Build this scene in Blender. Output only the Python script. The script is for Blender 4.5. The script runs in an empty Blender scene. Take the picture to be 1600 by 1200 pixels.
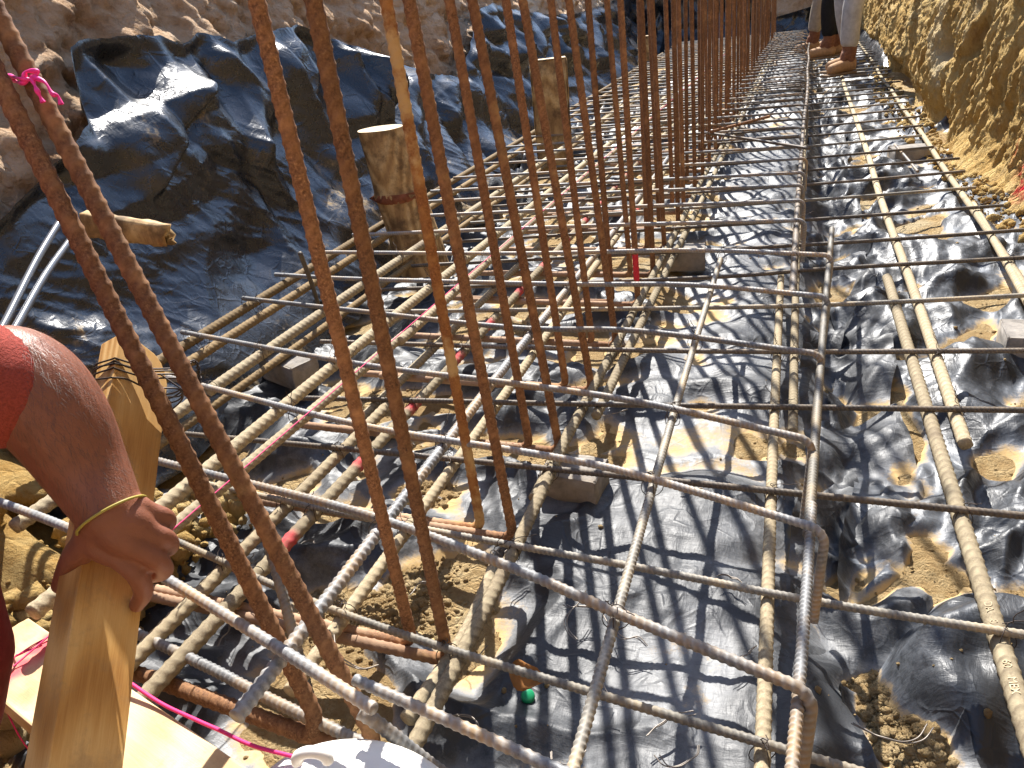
import bpy, math, random
import numpy as np
from mathutils import Vector, Matrix

random.seed(7)
S = bpy.context.scene
C = S.collection

# ------------------------------------------------------------------ camera
F_PX, W_PX, H_PX, CAM_H = 1155.0, 1600.0, 1200.0, 0.8
_l = np.array([468., -635., F_PX]); _v = np.array([270., 2300., F_PX])
_Y = _l / np.linalg.norm(_l); _Z = -_v / np.linalg.norm(_v)
_Z -= _Y * (_Y @ _Z); _Z /= np.linalg.norm(_Z); _X = np.cross(_Y, _Z)
RW = np.array([_X, _Y, _Z])                      # camera (x right, y down, z forward) -> world
cd = bpy.data.cameras.new('camera'); cam = bpy.data.objects.new('camera', cd); C.objects.link(cam)
cd.sensor_width = 36.0; cd.lens = 36.0 * F_PX / W_PX
cd.clip_start = 0.02; cd.clip_end = 500
M3 = Matrix([[RW[i, 0], -RW[i, 1], -RW[i, 2]] for i in range(3)])
cam.matrix_world = Matrix.Translation((0, 0, CAM_H)) @ M3.to_4x4()
S.camera = cam
S.render.resolution_x, S.render.resolution_y = 1024, 768

# ------------------------------------------------------------------ sky, sun, exposure
SUN = Vector((-0.37, 0.87, 1.02)).normalized()    # towards the sun
w = bpy.data.worlds.new('World'); S.world = w; w.use_nodes = True
wn = w.node_tree
sky = wn.nodes.new('ShaderNodeTexSky'); sky.sky_type = 'NISHITA'; sky.sun_disc = False
sky.sun_elevation = math.asin(SUN.z); sky.sun_rotation = math.atan2(SUN.x, SUN.y)
sky.air_density = 1.0; sky.dust_density = 0.6; sky.ozone_density = 2.0
bg = wn.nodes['Background']; bg.inputs['Strength'].default_value = 0.13
wn.links.new(sky.outputs[0], bg.inputs[0])
sd = bpy.data.lights.new('sun', 'SUN'); sd.energy = 5.0; sd.angle = math.radians(0.5); sd.color = (1.0, 0.96, 0.90)
so = bpy.data.objects.new('sun', sd); C.objects.link(so)
so.rotation_euler = SUN.to_track_quat('Z', 'Y').to_euler(); so.location = SUN * 20
S.view_settings.view_transform = 'Standard'; S.view_settings.look = 'None'
S.view_settings.exposure = 1.3; S.view_settings.gamma = 1.0; S.view_settings.use_curve_mapping = False
S.render.engine = 'CYCLES'

# ------------------------------------------------------------------ geometry helpers
def at(px, py, z):                               # the point of the plane at height z seen along a sight line
    d = RW @ np.array([px - 800, py - 600, F_PX]); t = (z - CAM_H) / d[2]
    return np.array([0, 0, CAM_H]) + d * t
def atd(px, py, depth):                          # the point at a distance along the viewing axis
    return np.array([0, 0, CAM_H]) + RW @ np.array([(px - 800) / F_PX * depth, (py - 600) / F_PX * depth, depth])

_perm = np.random.RandomState(3).permutation(256)
_perm = np.concatenate([_perm, _perm])
_ang = np.random.RandomState(5).rand(256) * 2 * np.pi
_gx, _gy = np.cos(_ang), np.sin(_ang)
def perlin(x, y, seed=0):
    x = np.asarray(x, float) + seed * 17.31; y = np.asarray(y, float) + seed * 9.73
    xi = np.floor(x).astype(int); yi = np.floor(y).astype(int); xf = x - xi; yf = y - yi
    u = xf * xf * xf * (xf * (xf * 6 - 15) + 10); v = yf * yf * yf * (yf * (yf * 6 - 15) + 10)
    def g(ix, iy, dx, dy):
        h = _perm[_perm[ix & 255] + (iy & 255)]
        return _gx[h] * dx + _gy[h] * dy
    a = g(xi, yi, xf, yf); b = g(xi + 1, yi, xf - 1, yf); c = g(xi, yi + 1, xf, yf - 1); d = g(xi + 1, yi + 1, xf - 1, yf - 1)
    return 1.5 * ((a + u * (b - a)) + v * ((c + u * (d - c)) - (a + u * (b - a))))
def fbm(x, y, seed=0, octv=4, gain=0.5, lac=2.03):
    s = 0; a = 1; f = 1; n = 0
    for i in range(octv):
        s = s + a * perlin(x * f, y * f, seed + i * 3); n += a; a *= gain; f *= lac
    return s / n
def ridged(x, y, seed=0, octv=3, gain=0.5, p=1.0):
    s = 0; a = 1; f = 1; n = 0
    for i in range(octv):
        s = s + a * np.clip(1 - np.abs(perlin(x * f, y * f, seed + i * 5)) * 1.6, 0, 1) ** p; n += a; a *= gain; f *= 2.1
    return s / n
def crumple(x, y, seed=0, k=1.2, tilt=1.0):      # creased facets: upper envelope of tilted domes, one per cell
    rs = np.random.RandomState(seed); jx = rs.rand(64, 64); jy = rs.rand(64, 64)
    gx = np.clip(rs.randn(64, 64), -1.6, 1.6) * tilt * 0.75; gy = np.clip(rs.randn(64, 64), -1.6, 1.6) * tilt * 0.75; hh = rs.rand(64, 64) * 0.3; k = max(k, 1.1) * 1.1
    xi = np.floor(x).astype(int); yi = np.floor(y).astype(int); best = None
    for ox in (-1, 0, 1):
        for oy in (-1, 0, 1):
            a = (xi + ox) & 63; b = (yi + oy) & 63
            dx = x - (xi + ox + jx[a, b]); dy = y - (yi + oy + jy[a, b])
            h = hh[a, b] + gx[a, b] * dx + gy[a, b] * dy - k * (dx * dx + dy * dy) * 2
            best = h if best is None else np.maximum(best, h)
    return best
def folds(x, y, seed, n, freq):                  # straight creases in many directions, each fading in and out
    rs = np.random.RandomState(seed); s = 0
    for i in range(n):
        an = rs.rand() * np.pi; f = freq * (0.55 + 1.1 * rs.rand()); p0 = rs.rand() * 10
        ph = f * (x * np.cos(an) + y * np.sin(an)) + 0.55 * perlin(x * freq * .4, y * freq * .4, seed + i) + p0
        wv = np.abs(2 * (ph - np.floor(ph + 0.5)))
        s = s + sstep(-0.05, 0.4, perlin(x * freq * .45, y * freq * .45, seed + 40 + i)) * (wv - 0.5) / f
    return s
def sstep(a, b, x):
    t = np.clip((x - a) / (b - a), 0, 1); return t * t * (3 - 2 * t)

def mesh_np(name, V, quads, ngons=(), smooth=True):
    me = bpy.data.meshes.new(name); V = np.asarray(V, float).reshape(-1, 3); quads = np.asarray(quads, np.int32).reshape(-1, 4)
    me.vertices.add(len(V)); me.vertices.foreach_set('co', V.ravel())
    ng = [np.asarray(n, np.int32) for n in ngons]
    li = np.concatenate([quads.ravel()] + ng) if ng else quads.ravel()
    lt = np.concatenate([np.full(len(quads), 4, np.int32), np.array([len(n) for n in ng], np.int32)]) if ng else np.full(len(quads), 4, np.int32)
    ls = np.concatenate([[0], np.cumsum(lt)[:-1]]).astype(np.int32)
    me.loops.add(len(li)); me.loops.foreach_set('vertex_index', li)
    me.polygons.add(len(lt)); me.polygons.foreach_set('loop_start', ls); me.polygons.foreach_set('loop_total', lt)
    me.update(calc_edges=True); me.validate()
    me.polygons.foreach_set('use_smooth', np.full(len(me.polygons), smooth))
    return me
def grid_quads(nr, nc, wrap=False):
    i = np.arange(nr - 1)[:, None]; j = np.arange(nc if wrap else nc - 1)[None, :]; j2 = (j + 1) % nc
    return np.stack([i * nc + j, i * nc + j2, (i + 1) * nc + j2, (i + 1) * nc + j], -1).reshape(-1, 4)
def attr(me, name, vals):
    a = me.attributes.new(name, 'FLOAT', 'POINT'); a.data.foreach_set('value', np.asarray(vals, np.float32).ravel())
def obj(name, me, mat=None, parent=None, loc=None):
    o = bpy.data.objects.new(name, me); C.objects.link(o)
    if mat is not None and me is not None:
        if len(me.materials) == 0: me.materials.append(mat)
    if parent is not None: o.parent = parent
    if loc is not None: o.location = loc
    return o
def tag(o, label=None, cat=None, group=None, kind=None):
    if label: o['label'] = label
    if cat: o['category'] = cat
    if group: o['group'] = group
    if kind: o['kind'] = kind
    return o
def empty(name, loc=(0, 0, 0)):
    o = bpy.data.objects.new(name, None); C.objects.link(o); o.location = loc; o.empty_display_size = 0.05
    return o

def catmull(P, n=12):
    P = np.asarray(P, float)
    if len(P) == 2: return np.linspace(P[0], P[1], n * 2)
    Q = np.vstack([2 * P[0] - P[1], P, 2 * P[-1] - P[-2]]); out = []
    for i in range(1, len(Q) - 2):
        t = np.linspace(0, 1, n, endpoint=False)[:, None]
        a, b, c, d = Q[i - 1], Q[i], Q[i + 1], Q[i + 2]
        out.append(0.5 * ((2 * b) + (-a + c) * t + (2 * a - 5 * b + 4 * c - d) * t ** 2 + (-a + 3 * b - 3 * c + d) * t ** 3))
    out.append(Q[-2][None]); return np.vstack(out)
def resample(path, stepf):
    path = np.asarray(path, float); seg = np.linalg.norm(np.diff(path, axis=0), axis=1); cum = np.concatenate([[0], np.cumsum(seg)]); L = cum[-1]
    ss = [0.0]
    while True:
        s = ss[-1]; p = [np.interp(s, cum, path[:, k]) for k in range(3)]
        s += stepf(p)
        if s >= L: break
        ss.append(s)
    if L - ss[-1] < 1e-4: ss[-1] = L
    else: ss.append(L)
    ss = np.array(ss); return ss, np.stack([np.interp(ss, cum, path[:, k]) for k in range(3)], 1)
def frames(P):
    P = np.asarray(P, float)
    T = np.gradient(P, axis=0); T /= np.linalg.norm(T, axis=1)[:, None] + 1e-12
    N = np.zeros_like(P); ref = np.array([0.12, 0.2, 1.0]) if abs(T[0, 2]) < 0.8 else np.array([1.0, 0.25, 0.0])
    n = ref - T[0] * (ref @ T[0]); n /= np.linalg.norm(n); N[0] = n
    for i in range(1, len(P)):
        n = n - T[i] * (n @ T[i]); n /= np.linalg.norm(n); N[i] = n
    return T, N, np.cross(T, N)
def tube(path, r, sides=8, closed_caps=True, name='tube', step=None, rfun=None):
    path = np.asarray(path, float)
    P = path if step is None else resample(path, lambda p: step)[1]
    T, N, B = frames(P); th = np.arange(sides) / sides * 2 * np.pi
    rr = np.full(len(P), r) if rfun is None else np.array([rfun(i / (len(P) - 1)) for i in range(len(P))]) * r
    V = P[:, None] + rr[:, None, None] * (np.cos(th)[None, :, None] * N[:, None] + np.sin(th)[None, :, None] * B[:, None])
    n = len(P); caps = [np.arange(sides)[::-1], (n - 1) * sides + np.arange(sides)] if closed_caps else []
    return mesh_np(name, V, grid_quads(n, sides, True), caps)
def merge(parts):                                # [(V, quads)] -> one pair
    Vs, Qs, o = [], [], 0
    for V, Q in parts:
        V = np.asarray(V).reshape(-1, 3); Vs.append(V); Qs.append(np.asarray(Q) + o); o += len(V)
    return np.vstack(Vs), np.vstack(Qs)
def tube_vq(path, r, sides=6, rfun=None):
    P = np.asarray(path, float); T, N, B = frames(P); th = np.arange(sides) / sides * 2 * np.pi
    rr = np.full(len(P), r) if rfun is None else np.array([rfun(i / (len(P) - 1)) for i in range(len(P))]) * r
    V = P[:, None] + rr[:, None, None] * (np.cos(th)[None, :, None] * N[:, None] + np.sin(th)[None, :, None] * B[:, None])
    return V.reshape(-1, 3), grid_quads(len(P), sides, True)

EYE = np.array([0, 0, CAM_H])
def rebar_mesh(name, path, r, pitch, amp=None, slant=0.5, origin=None, lod=1.0, wob=0.0, style='cross', sharp=5):
    amp = amp if amp is not None else r * 0.13
    org = np.asarray(origin if origin is not None else path[0], float)
    def stepf(p):
        d = np.linalg.norm(np.asarray(p) - EYE) / lod
        if d < 1.25: return pitch / 7.0
        if d < 2.3: return pitch / 5.0
        if d < 3.4: return pitch / 3.5
        return 0.012 * d
    ss, P = resample(path, stepf)
    d0 = np.min(np.linalg.norm(P - EYE, axis=1)) / lod
    sides = 14 if d0 < 1.3 else 12 if d0 < 2.5 else 8 if d0 < 4.5 else 6
    if wob:
        sd_ = hash(name + str(round(org[1], 3))) % 97
        P = P + np.stack([perlin(ss * 1.7, ss * 0 + 0.3, sd_), perlin(ss * 1.7, ss * 0 + 5.3, sd_), perlin(ss * 1.9, ss * 0 + 9.3, sd_)], 1) * wob
    T, N, B = frames(P); th = np.arange(sides) / sides * 2 * np.pi
    dd = np.linalg.norm(P - EYE, axis=1) / lod
    fade = np.clip((3.4 - dd) / 0.6, 0, 1)[:, None]
    ph = ss[:, None] / pitch
    if style == 'cross':                          # ribs lean one way on one side, the other way on the far side
        ph = ph + slant * np.where(np.sin(th) > 0, np.cos(th), -np.cos(th))[None, :]
    else:
        ph = ph + slant * np.cos(th)[None, :]
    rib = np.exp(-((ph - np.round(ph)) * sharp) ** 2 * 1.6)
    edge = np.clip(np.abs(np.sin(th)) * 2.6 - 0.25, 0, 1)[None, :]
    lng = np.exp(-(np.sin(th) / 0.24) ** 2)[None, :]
    rad = r + amp * fade * (rib * edge + 0.75 * lng) + (1 - fade) * amp * 0.3
    rad = rad * (1 + 0.012 * perlin(ss[:, None] * 40, th[None, :] * 1.5, 4))
    V = P[:, None] + rad[:, :, None] * (np.cos(th)[None, :, None] * N[:, None] + np.sin(th)[None, :, None] * B[:, None]) - org
    n = len(P)
    me = mesh_np(name, V, grid_quads(n, sides, True), [np.arange(sides)[::-1], (n - 1) * sides + np.arange(sides)])
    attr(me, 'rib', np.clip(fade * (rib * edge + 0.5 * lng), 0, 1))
    return me, org

# ------------------------------------------------------------------ material helpers
class NT:
    def __init__(s, name):
        s.m = bpy.data.materials.new(name); s.m.use_nodes = True; s.t = s.m.node_tree; s.b = s.t.nodes['Principled BSDF']
        s.out = s.t.nodes['Material Output']
    def n(s, ty, **kw):
        nd = s.t.nodes.new(ty)
        for k, v in kw.items():
            if k.startswith('i_'): nd.inputs[k[2:].replace('_', ' ')].default_value = v
            else: setattr(nd, k, v)
        return nd
    def l(s, a, b): s.t.links.new(a, b)
    def coord(s, which='Object', scale=(1, 1, 1)):
        tc = s.n('ShaderNodeTexCoord'); mp = s.n('ShaderNodeMapping'); mp.inputs['Scale'].default_value = scale
        s.l(tc.outputs[which], mp.inputs[0]); return mp.outputs[0]
    def noise(s, vec, scale, detail=4, rough=0.55, dist=0.0):
        nd = s.n('ShaderNodeTexNoise'); nd.inputs['Scale'].default_value = scale; nd.inputs['Detail'].default_value = detail
        nd.inputs['Roughness'].default_value = rough; nd.inputs['Distortion'].default_value = dist
        if vec is not None: s.l(vec, nd.inputs['Vector'])
        return nd.outputs['Fac']
    def ramp(s, fac, stops):
        nd = s.n('ShaderNodeValToRGB'); e = nd.color_ramp.elements
        while len(e) < len(stops): e.new(0.5)
        for i, (p, c) in enumerate(stops):
            e[i].position = p; e[i].color = (c if len(c) == 4 else (*c, 1)) if not isinstance(c, (int, float)) else (c, c, c, 1)
        s.l(fac, nd.inputs[0]); return nd.outputs[0]
    def mix(s, fac, a, b):
        nd = s.n('ShaderNodeMix', data_type='RGBA')
        if isinstance(fac, (int, float)): nd.inputs[0].default_value = fac
        else: s.l(fac, nd.inputs[0])
        for x, i in ((a, 6), (b, 7)):
            if isinstance(x, tuple): nd.inputs[i].default_value = (*x, 1)
            else: s.l(x, nd.inputs[i])
        return nd.outputs[2]
    def math(s, op, a, b=None, clamp=False):
        nd = s.n('ShaderNodeMath', operation=op); nd.use_clamp = clamp
        for x, i in ((a, 0), (b, 1)):
            if x is None: continue
            if isinstance(x, (int, float)): nd.inputs[i].default_value = x
            else: s.l(x, nd.inputs[i])
        return nd.outputs[0]
    def attr(s, name):
        nd = s.n('ShaderNodeAttribute'); nd.attribute_name = name; return nd.outputs['Fac']
    def rnd(s):
        return s.n('ShaderNodeObjectInfo').outputs['Random']
    def bump(s, h, strength=0.3, dist=0.002):
        nd = s.n('ShaderNodeBump'); nd.inputs['Strength'].default_value = strength; nd.inputs['Distance'].default_value = dist
        s.l(h, nd.inputs['Height']); s.l(nd.outputs[0], s.b.inputs['Normal']); return nd
    def set(s, **kw):
        for k, v in kw.items():
            k = {'base': 'Base Color', 'rough': 'Roughness', 'metal': 'Metallic', 'spec': 'Specular IOR Level', 'coat': 'Coat Weight',
                 'trans': 'Transmission Weight', 'sss': 'Subsurface Weight'}.get(k, k)
            if isinstance(v, (int, float)): s.b.inputs[k].default_value = v
            elif isinstance(v, tuple): s.b.inputs[k].default_value = (*v, 1) if len(v) == 3 else v
            else: s.l(v, s.b.inputs[k])
        return s.m

def steel_mat(name, stops, stops2, mixr=(0.42, 0.6), metal=0.0, rough=(0.75, 0.9), dusty=None, bump=0.35, paint=False, ribc=None):
    t = NT(name); v = t.coord('Object'); rn = t.rnd()
    add = t.n('ShaderNodeVectorMath', operation='ADD'); t.l(v, add.inputs[0])
    sc = t.math('MULTIPLY', rn, 13.0); cb = t.n('ShaderNodeCombineXYZ'); t.l(sc, cb.inputs[0]); t.l(sc, cb.inputs[1]); t.l(cb.outputs[0], add.inputs[1]); v = add.outputs[0]
    fine = t.noise(v, 320, 5, 0.65); mid = t.noise(v, 34, 5, 0.62); big = t.noise(v, 5.5, 3, 0.5)
    a = t.ramp(fine, stops); b = t.ramp(mid, stops2)
    m = t.ramp(t.math('ADD', t.math('MULTIPLY', mid, 0.6), t.math('MULTIPLY', big, 0.4)), [(mixr[0], 0.0), (mixr[1], 1.0)])
    col = t.mix(m, a, b)
    if dusty:
        dm = t.ramp(t.math('ADD', t.math('MULTIPLY', t.noise(v, 12, 6, 0.65), 0.65), t.math('MULTIPLY', big, 0.35)), [(dusty[1], 0.0), (dusty[2], 1.0)])
        col = t.mix(dm, col, dusty[0])
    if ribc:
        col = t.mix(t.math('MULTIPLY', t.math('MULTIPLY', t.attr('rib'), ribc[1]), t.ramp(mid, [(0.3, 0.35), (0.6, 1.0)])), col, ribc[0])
    if paint:
        col = t.mix(t.attr('paint'), col, (0.62, 0.02, 0.05))
    if name.startswith('rust'): col = t.mix(t.math('MULTIPLY', t.attr('foot'), t.ramp(mid, [(0.25, 0.35), (0.6, 1.0)])), col, (0.36, 0.235, 0.15))
    val = t.math('ADD', t.math('MULTIPLY', rn, 0.5), 0.75)
    hs = t.n('ShaderNodeHueSaturation'); t.l(val, hs.inputs['Value']); t.l(col, hs.inputs['Color']); col = hs.outputs[0]
    r = t.ramp(mid, [(0.3, rough[0]), (0.7, rough[1])])
    mt = metal
    if metal and dusty: mt = t.math('MULTIPLY', t.math('SUBTRACT', 1.0, dm), metal)
    t.bump(t.math('ADD', t.math('MULTIPLY', fine, 0.5), mid), bump, 0.0012)
    return t.set(base=col, rough=r, metal=mt, spec=0.3)

M = {}
M['rust'] = steel_mat('rust_steel', [(0.28, (0.045, 0.021, 0.012)), (0.45, (0.15, 0.070, 0.034)), (0.60, (0.26, 0.130, 0.060)), (0.75, (0.50, 0.31, 0.16))],
                      [(0.3, (0.07, 0.033, 0.018)), (0.5, (0.18, 0.083, 0.038)), (0.75, (0.42, 0.22, 0.10))], dusty=((0.48, 0.30, 0.13), 0.58, 0.74), bump=0.5, ribc=((0.34, 0.18, 0.08), 0.4), paint=True)
M['rust_mud'] = steel_mat('rust_steel_muddy', [(0.25, (0.09, 0.03, 0.012)), (0.5, (0.22, 0.09, 0.03)), (0.75, (0.40, 0.20, 0.07))],
                      [(0.3, (0.15, 0.055, 0.02)), (0.7, (0.36, 0.18, 0.06))], dusty=((0.43, 0.29, 0.13), 0.52, 0.58), paint=True, bump=0.6)
M['rust_red'] = M['rust']
M['grey'] = steel_mat('grey_mill_steel', [(0.3, (0.085, 0.086, 0.088)), (0.6, (0.195, 0.195, 0.195)), (0.8, (0.31, 0.308, 0.30))],
                      [(0.4, (0.15, 0.152, 0.155)), (0.7, (0.26, 0.258, 0.25))], metal=0.08, rough=(0.45, 0.62), dusty=((0.33, 0.225, 0.125), 0.46, 0.60), bump=0.2, ribc=((0.36, 0.36, 0.35), 0.5))
M['grey_tan'] = steel_mat('grey_steel_dusty', [(0.3, (0.09, 0.085, 0.078)), (0.6, (0.20, 0.185, 0.16)), (0.8, (0.32, 0.295, 0.24))],
                      [(0.4, (0.16, 0.15, 0.13)), (0.7, (0.27, 0.245, 0.195))], metal=0.15, rough=(0.5, 0.75), dusty=((0.40, 0.30, 0.175), 0.48, 0.64), bump=0.3, ribc=((0.34, 0.31, 0.26), 0.5))
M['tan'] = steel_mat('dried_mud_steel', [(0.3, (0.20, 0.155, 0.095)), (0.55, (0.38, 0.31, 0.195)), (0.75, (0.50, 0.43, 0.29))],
                      [(0.35, (0.25, 0.195, 0.12)), (0.7, (0.47, 0.395, 0.255))], rough=(0.8, 0.92), dusty=((0.16, 0.115, 0.075), 0.56, 0.70), paint=True, bump=0.5, ribc=((0.13, 0.095, 0.06), 0.85))  # dark ribs: mud worn off, plus the ribs' shadow lines painted in
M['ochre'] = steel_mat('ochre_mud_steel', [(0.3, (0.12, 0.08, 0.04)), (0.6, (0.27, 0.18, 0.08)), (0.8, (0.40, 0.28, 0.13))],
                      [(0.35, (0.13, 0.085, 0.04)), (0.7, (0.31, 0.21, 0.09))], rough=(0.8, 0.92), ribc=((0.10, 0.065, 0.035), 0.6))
M['dark'] = steel_mat('dark_mill_steel', [(0.3, (0.06, 0.05, 0.042)), (0.6, (0.135, 0.115, 0.095)), (0.8, (0.22, 0.19, 0.155))],
                      [(0.35, (0.085, 0.065, 0.052)), (0.7, (0.20, 0.155, 0.11))], metal=0.15, rough=(0.5, 0.72), dusty=((0.33, 0.235, 0.135), 0.56, 0.72), bump=0.25, ribc=((0.26, 0.22, 0.17), 0.45))

def wire_mat():
    t = NT('tie_wire'); t.set(base=(0.055, 0.042, 0.036), rough=0.5, metal=0.6); return t.m
M['wire'] = wire_mat()

def soil_mat(name, dark, midc, light, pale, scale=1.0, streak=False):
    t = NT(name); v = t.coord('Object', (1, 1, 0.45) if streak else (1, 1, 1))
    n1 = t.noise(v, 3.2 * scale, 6, 0.6, 0.6); n2 = t.noise(v, 22 * scale, 6, 0.65); n3 = t.noise(v, 110 * scale, 6, 0.75)
    f = t.math('ADD', t.math('MULTIPLY', n1, 0.45), t.math('ADD', t.math('MULTIPLY', n2, 0.35), t.math('MULTIPLY', n3, 0.2)))
    col = t.ramp(f, [(0.36, dark), (0.48, midc), (0.58, light), (0.70, pale)])
    mp = t.ramp(t.noise(v, 1.6 * scale, 4, 0.5, 1.0), [(0.55, 0.0), (0.68, 0.75)])
    col = t.mix(mp, col, pale)
    col = t.mix(t.attr('ochre'), col, t.ramp(f, [(0.36, (0.27, 0.135, 0.036)), (0.48, (0.43, 0.255, 0.078)), (0.6, (0.55, 0.38, 0.15))]))
    pr = t.attr('paint'); col = t.mix(pr, col, (0.55, 0.012, 0.03))
    nz = t.n('ShaderNodeTexNoise'); nz.inputs['Scale'].default_value = 6 * scale; nz.inputs['Detail'].default_value = 4; t.l(v, nz.inputs['Vector'])
    sc_ = t.n('ShaderNodeVectorMath', operation='SCALE'); sc_.inputs['Scale'].default_value = 0.16; t.l(nz.outputs['Color'], sc_.inputs[0])
    wv_ = t.n('ShaderNodeVectorMath', operation='ADD'); t.l(v, wv_.inputs[0]); t.l(sc_.outputs[0], wv_.inputs[1])
    vo = t.n('ShaderNodeTexVoronoi', feature='DISTANCE_TO_EDGE'); vo.inputs['Scale'].default_value = 13 * scale; t.l(wv_.outputs[0], vo.inputs['Vector'])
    ck = t.math('MULTIPLY', t.ramp(vo.outputs['Distance'], [(0.0, 0.0), (0.10, 1.0)]), t.ramp(n1, [(0.42, 0.0), (0.6, 0.55)]))
    t.bump(t.math('ADD', t.math('ADD', n2, ck), t.math('MULTIPLY', n3, 1.1)), 1.0, 0.020)
    return t.set(base=col, rough=0.95, spec=0.12)
M['soil_l'] = soil_mat('red_brown_clay', (0.36, 0.20, 0.105), (0.64, 0.42, 0.25), (0.74, 0.54, 0.36), (0.80, 0.67, 0.50))
M['soil_r'] = soil_mat('yellow_clay', (0.36, 0.20, 0.062), (0.58, 0.38, 0.135), (0.66, 0.48, 0.21), (0.72, 0.60, 0.38), 1.2, True)
M['soil_f'] = soil_mat('loose_sand', (0.36, 0.225, 0.10), (0.51, 0.35, 0.165), (0.60, 0.45, 0.24), (0.66, 0.54, 0.34), 2.0)

def plastic_mat(name, dusty):
    t = NT(name); v = t.coord('Object')
    d = t.attr('dust'); n1 = t.noise(v, 6, 6, 0.62, 0.4); n2 = t.noise(v, 60, 5, 0.7); n3 = t.noise(v, 420, 3, 0.7)
    f = t.math('ADD', t.math('MULTIPLY', n1, 0.55), t.math('ADD', t.math('MULTIPLY', n2, 0.3), t.math('MULTIPLY', n3, 0.15)))
    f = t.math('ADD', f, t.math('MULTIPLY', t.math('SUBTRACT', d, 0.5), 0.40))
    thick = t.ramp(f, [(0.54, 0.0), (0.69, 1.0)])
    film = t.ramp(f, [(0.30, dusty[0]), (0.62, dusty[1])])
    base = t.mix(film, (0.012, 0.014, 0.018), dusty[2])  # base and film lean blue: sky's cast put into the plastic and dust colour
    base = t.mix(thick, base, (0.46, 0.32, 0.15))
    r0 = t.ramp(n2, [(0.3, dusty[3]), (0.7, dusty[4])])
    rough = t.mix(thick, r0, (0.95, 0.95, 0.95))
    sc1 = t.noise(t.coord('Object', (1, 5, 1)), 26, 4, 0.6, 0.8); sc2 = t.noise(t.coord('Object', (4, 1, 2)), 30, 4, 0.6, 0.8)
    nz = t.n('ShaderNodeTexNoise'); nz.inputs['Scale'].default_value = 5; nz.inputs['Detail'].default_value = 2; t.l(v, nz.inputs['Vector'])
    sc_ = t.n('ShaderNodeVectorMath', operation='SCALE'); sc_.inputs['Scale'].default_value = 0.16; t.l(nz.outputs['Color'], sc_.inputs[0])
    wv_ = t.n('ShaderNodeVectorMath', operation='ADD'); t.l(v, wv_.inputs[0]); t.l(sc_.outputs[0], wv_.inputs[1])
    def crease(scale, wdt, seed):
        vo = t.n('ShaderNodeTexVoronoi', feature='DISTANCE_TO_EDGE'); vo.inputs['Scale'].default_value = scale; t.l(wv_.outputs[0], vo.inputs['Vector'])
        ln = t.ramp(vo.outputs['Distance'], [(0.0, 1.0), (wdt, 0.0)])
        return t.math('MULTIPLY', ln, t.ramp(t.noise(v, seed, 3, 0.5), [(0.45, 0.0), (0.6, 1.0)]))
    cr = t.math('ADD', crease(9, 0.07, 7.0), t.math('MULTIPLY', crease(24, 0.10, 11.0), 0.6))
    fl = t.n('ShaderNodeTexVoronoi', feature='F1', distance='MANHATTAN'); fl.inputs['Scale'].default_value = 17; t.l(wv_.outputs[0], fl.inputs['Vector'])
    hh = t.math('ADD', t.math('MULTIPLY', cr, 0.8), t.math('MULTIPLY', fl.outputs['Distance'], 0.55))
    t.bump(t.math('ADD', hh, t.math('ADD', t.math('MULTIPLY', t.math('ADD', sc1, sc2), 0.5), t.math('MULTIPLY', n3, 0.10))), dusty[5], 0.007)
    t.b.inputs['IOR'].default_value = 1.52
    return t.set(base=base, rough=rough, spec=t.mix(thick, (dusty[6],) * 3, (0.1, 0.1, 0.1)))
#                                    film lo, hi, film colour, rough lo, hi, bump, spec
M['sheet_floor'] = plastic_mat('dusty_black_plastic', (0.06, 0.60, (0.32, 0.325, 0.33), 0.44, 0.58, 0.30, 0.42))
M['sheet_right'] = plastic_mat('glossy_black_plastic_floor', (0.04, 0.68, (0.225, 0.245, 0.275), 0.38, 0.52, 0.28, 0.5))  # bluer dust film, tinted for the sky it mirrors
M['sheet_wall'] = plastic_mat('black_plastic_wall', (0.0, 0.16, (0.055, 0.058, 0.066), 0.22, 0.36, 0.26, 0.65))

def wood_mat(name, a, b, c, axis_scale=(9, 9, 0.9), dark=0.0, paint=False):
    t = NT(name); v = t.coord('Object', axis_scale)
    n = t.noise(v, 7, 5, 0.6, 0.8)
    wv = t.n('ShaderNodeTexWave', wave_type='RINGS', rings_direction='X'); wv.inputs['Scale'].default_value = 3.2; wv.inputs['Distortion'].default_value = 3.5; wv.inputs['Detail'].default_value = 3; wv.inputs['Detail Scale'].default_value = 0.8
    t.l(v, wv.inputs['Vector'])
    fine = t.noise(t.coord('Object', (axis_scale[0] * 9, axis_scale[1] * 9, axis_scale[2] * 3)), 9, 6, 0.75)
    f = t.math('ADD', t.math('MULTIPLY', wv.outputs['Fac'], 0.32), t.math('ADD', t.math('MULTIPLY', n, 0.30), t.math('MULTIPLY', fine, 0.38)))
    col = t.ramp(f, [(0.25, a), (0.5, b), (0.75, c)])
    kn = t.ramp(t.noise(t.coord('Object', (1, 1, .4)), 26, 2, 0.4), [(0.70, 0.0), (0.76, 0.7)]); col = t.mix(kn, col, (0.22, 0.10, 0.035))
    sm_ = t.ramp(t.noise(t.coord('Object', (1, 1, 1)), 18, 6, 0.75), [(0.52, 0.0), (0.70, 0.55)]); col = t.mix(sm_, col, (0.30, 0.20, 0.10))
    if dark: col = t.mix(t.ramp(t.noise(t.coord('Object', (1, 1, 1)), 14, 6, 0.7), [(0.45, 0.0), (0.62, dark)]), col, (0.10, 0.06, 0.03))
    if paint: col = t.mix(t.attr('paint'), col, (0.62, 0.05, 0.09))
    t.bump(t.math('ADD', fine, n), 0.25, 0.002)
    return t.set(base=col, rough=0.72, spec=0.25)
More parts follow.
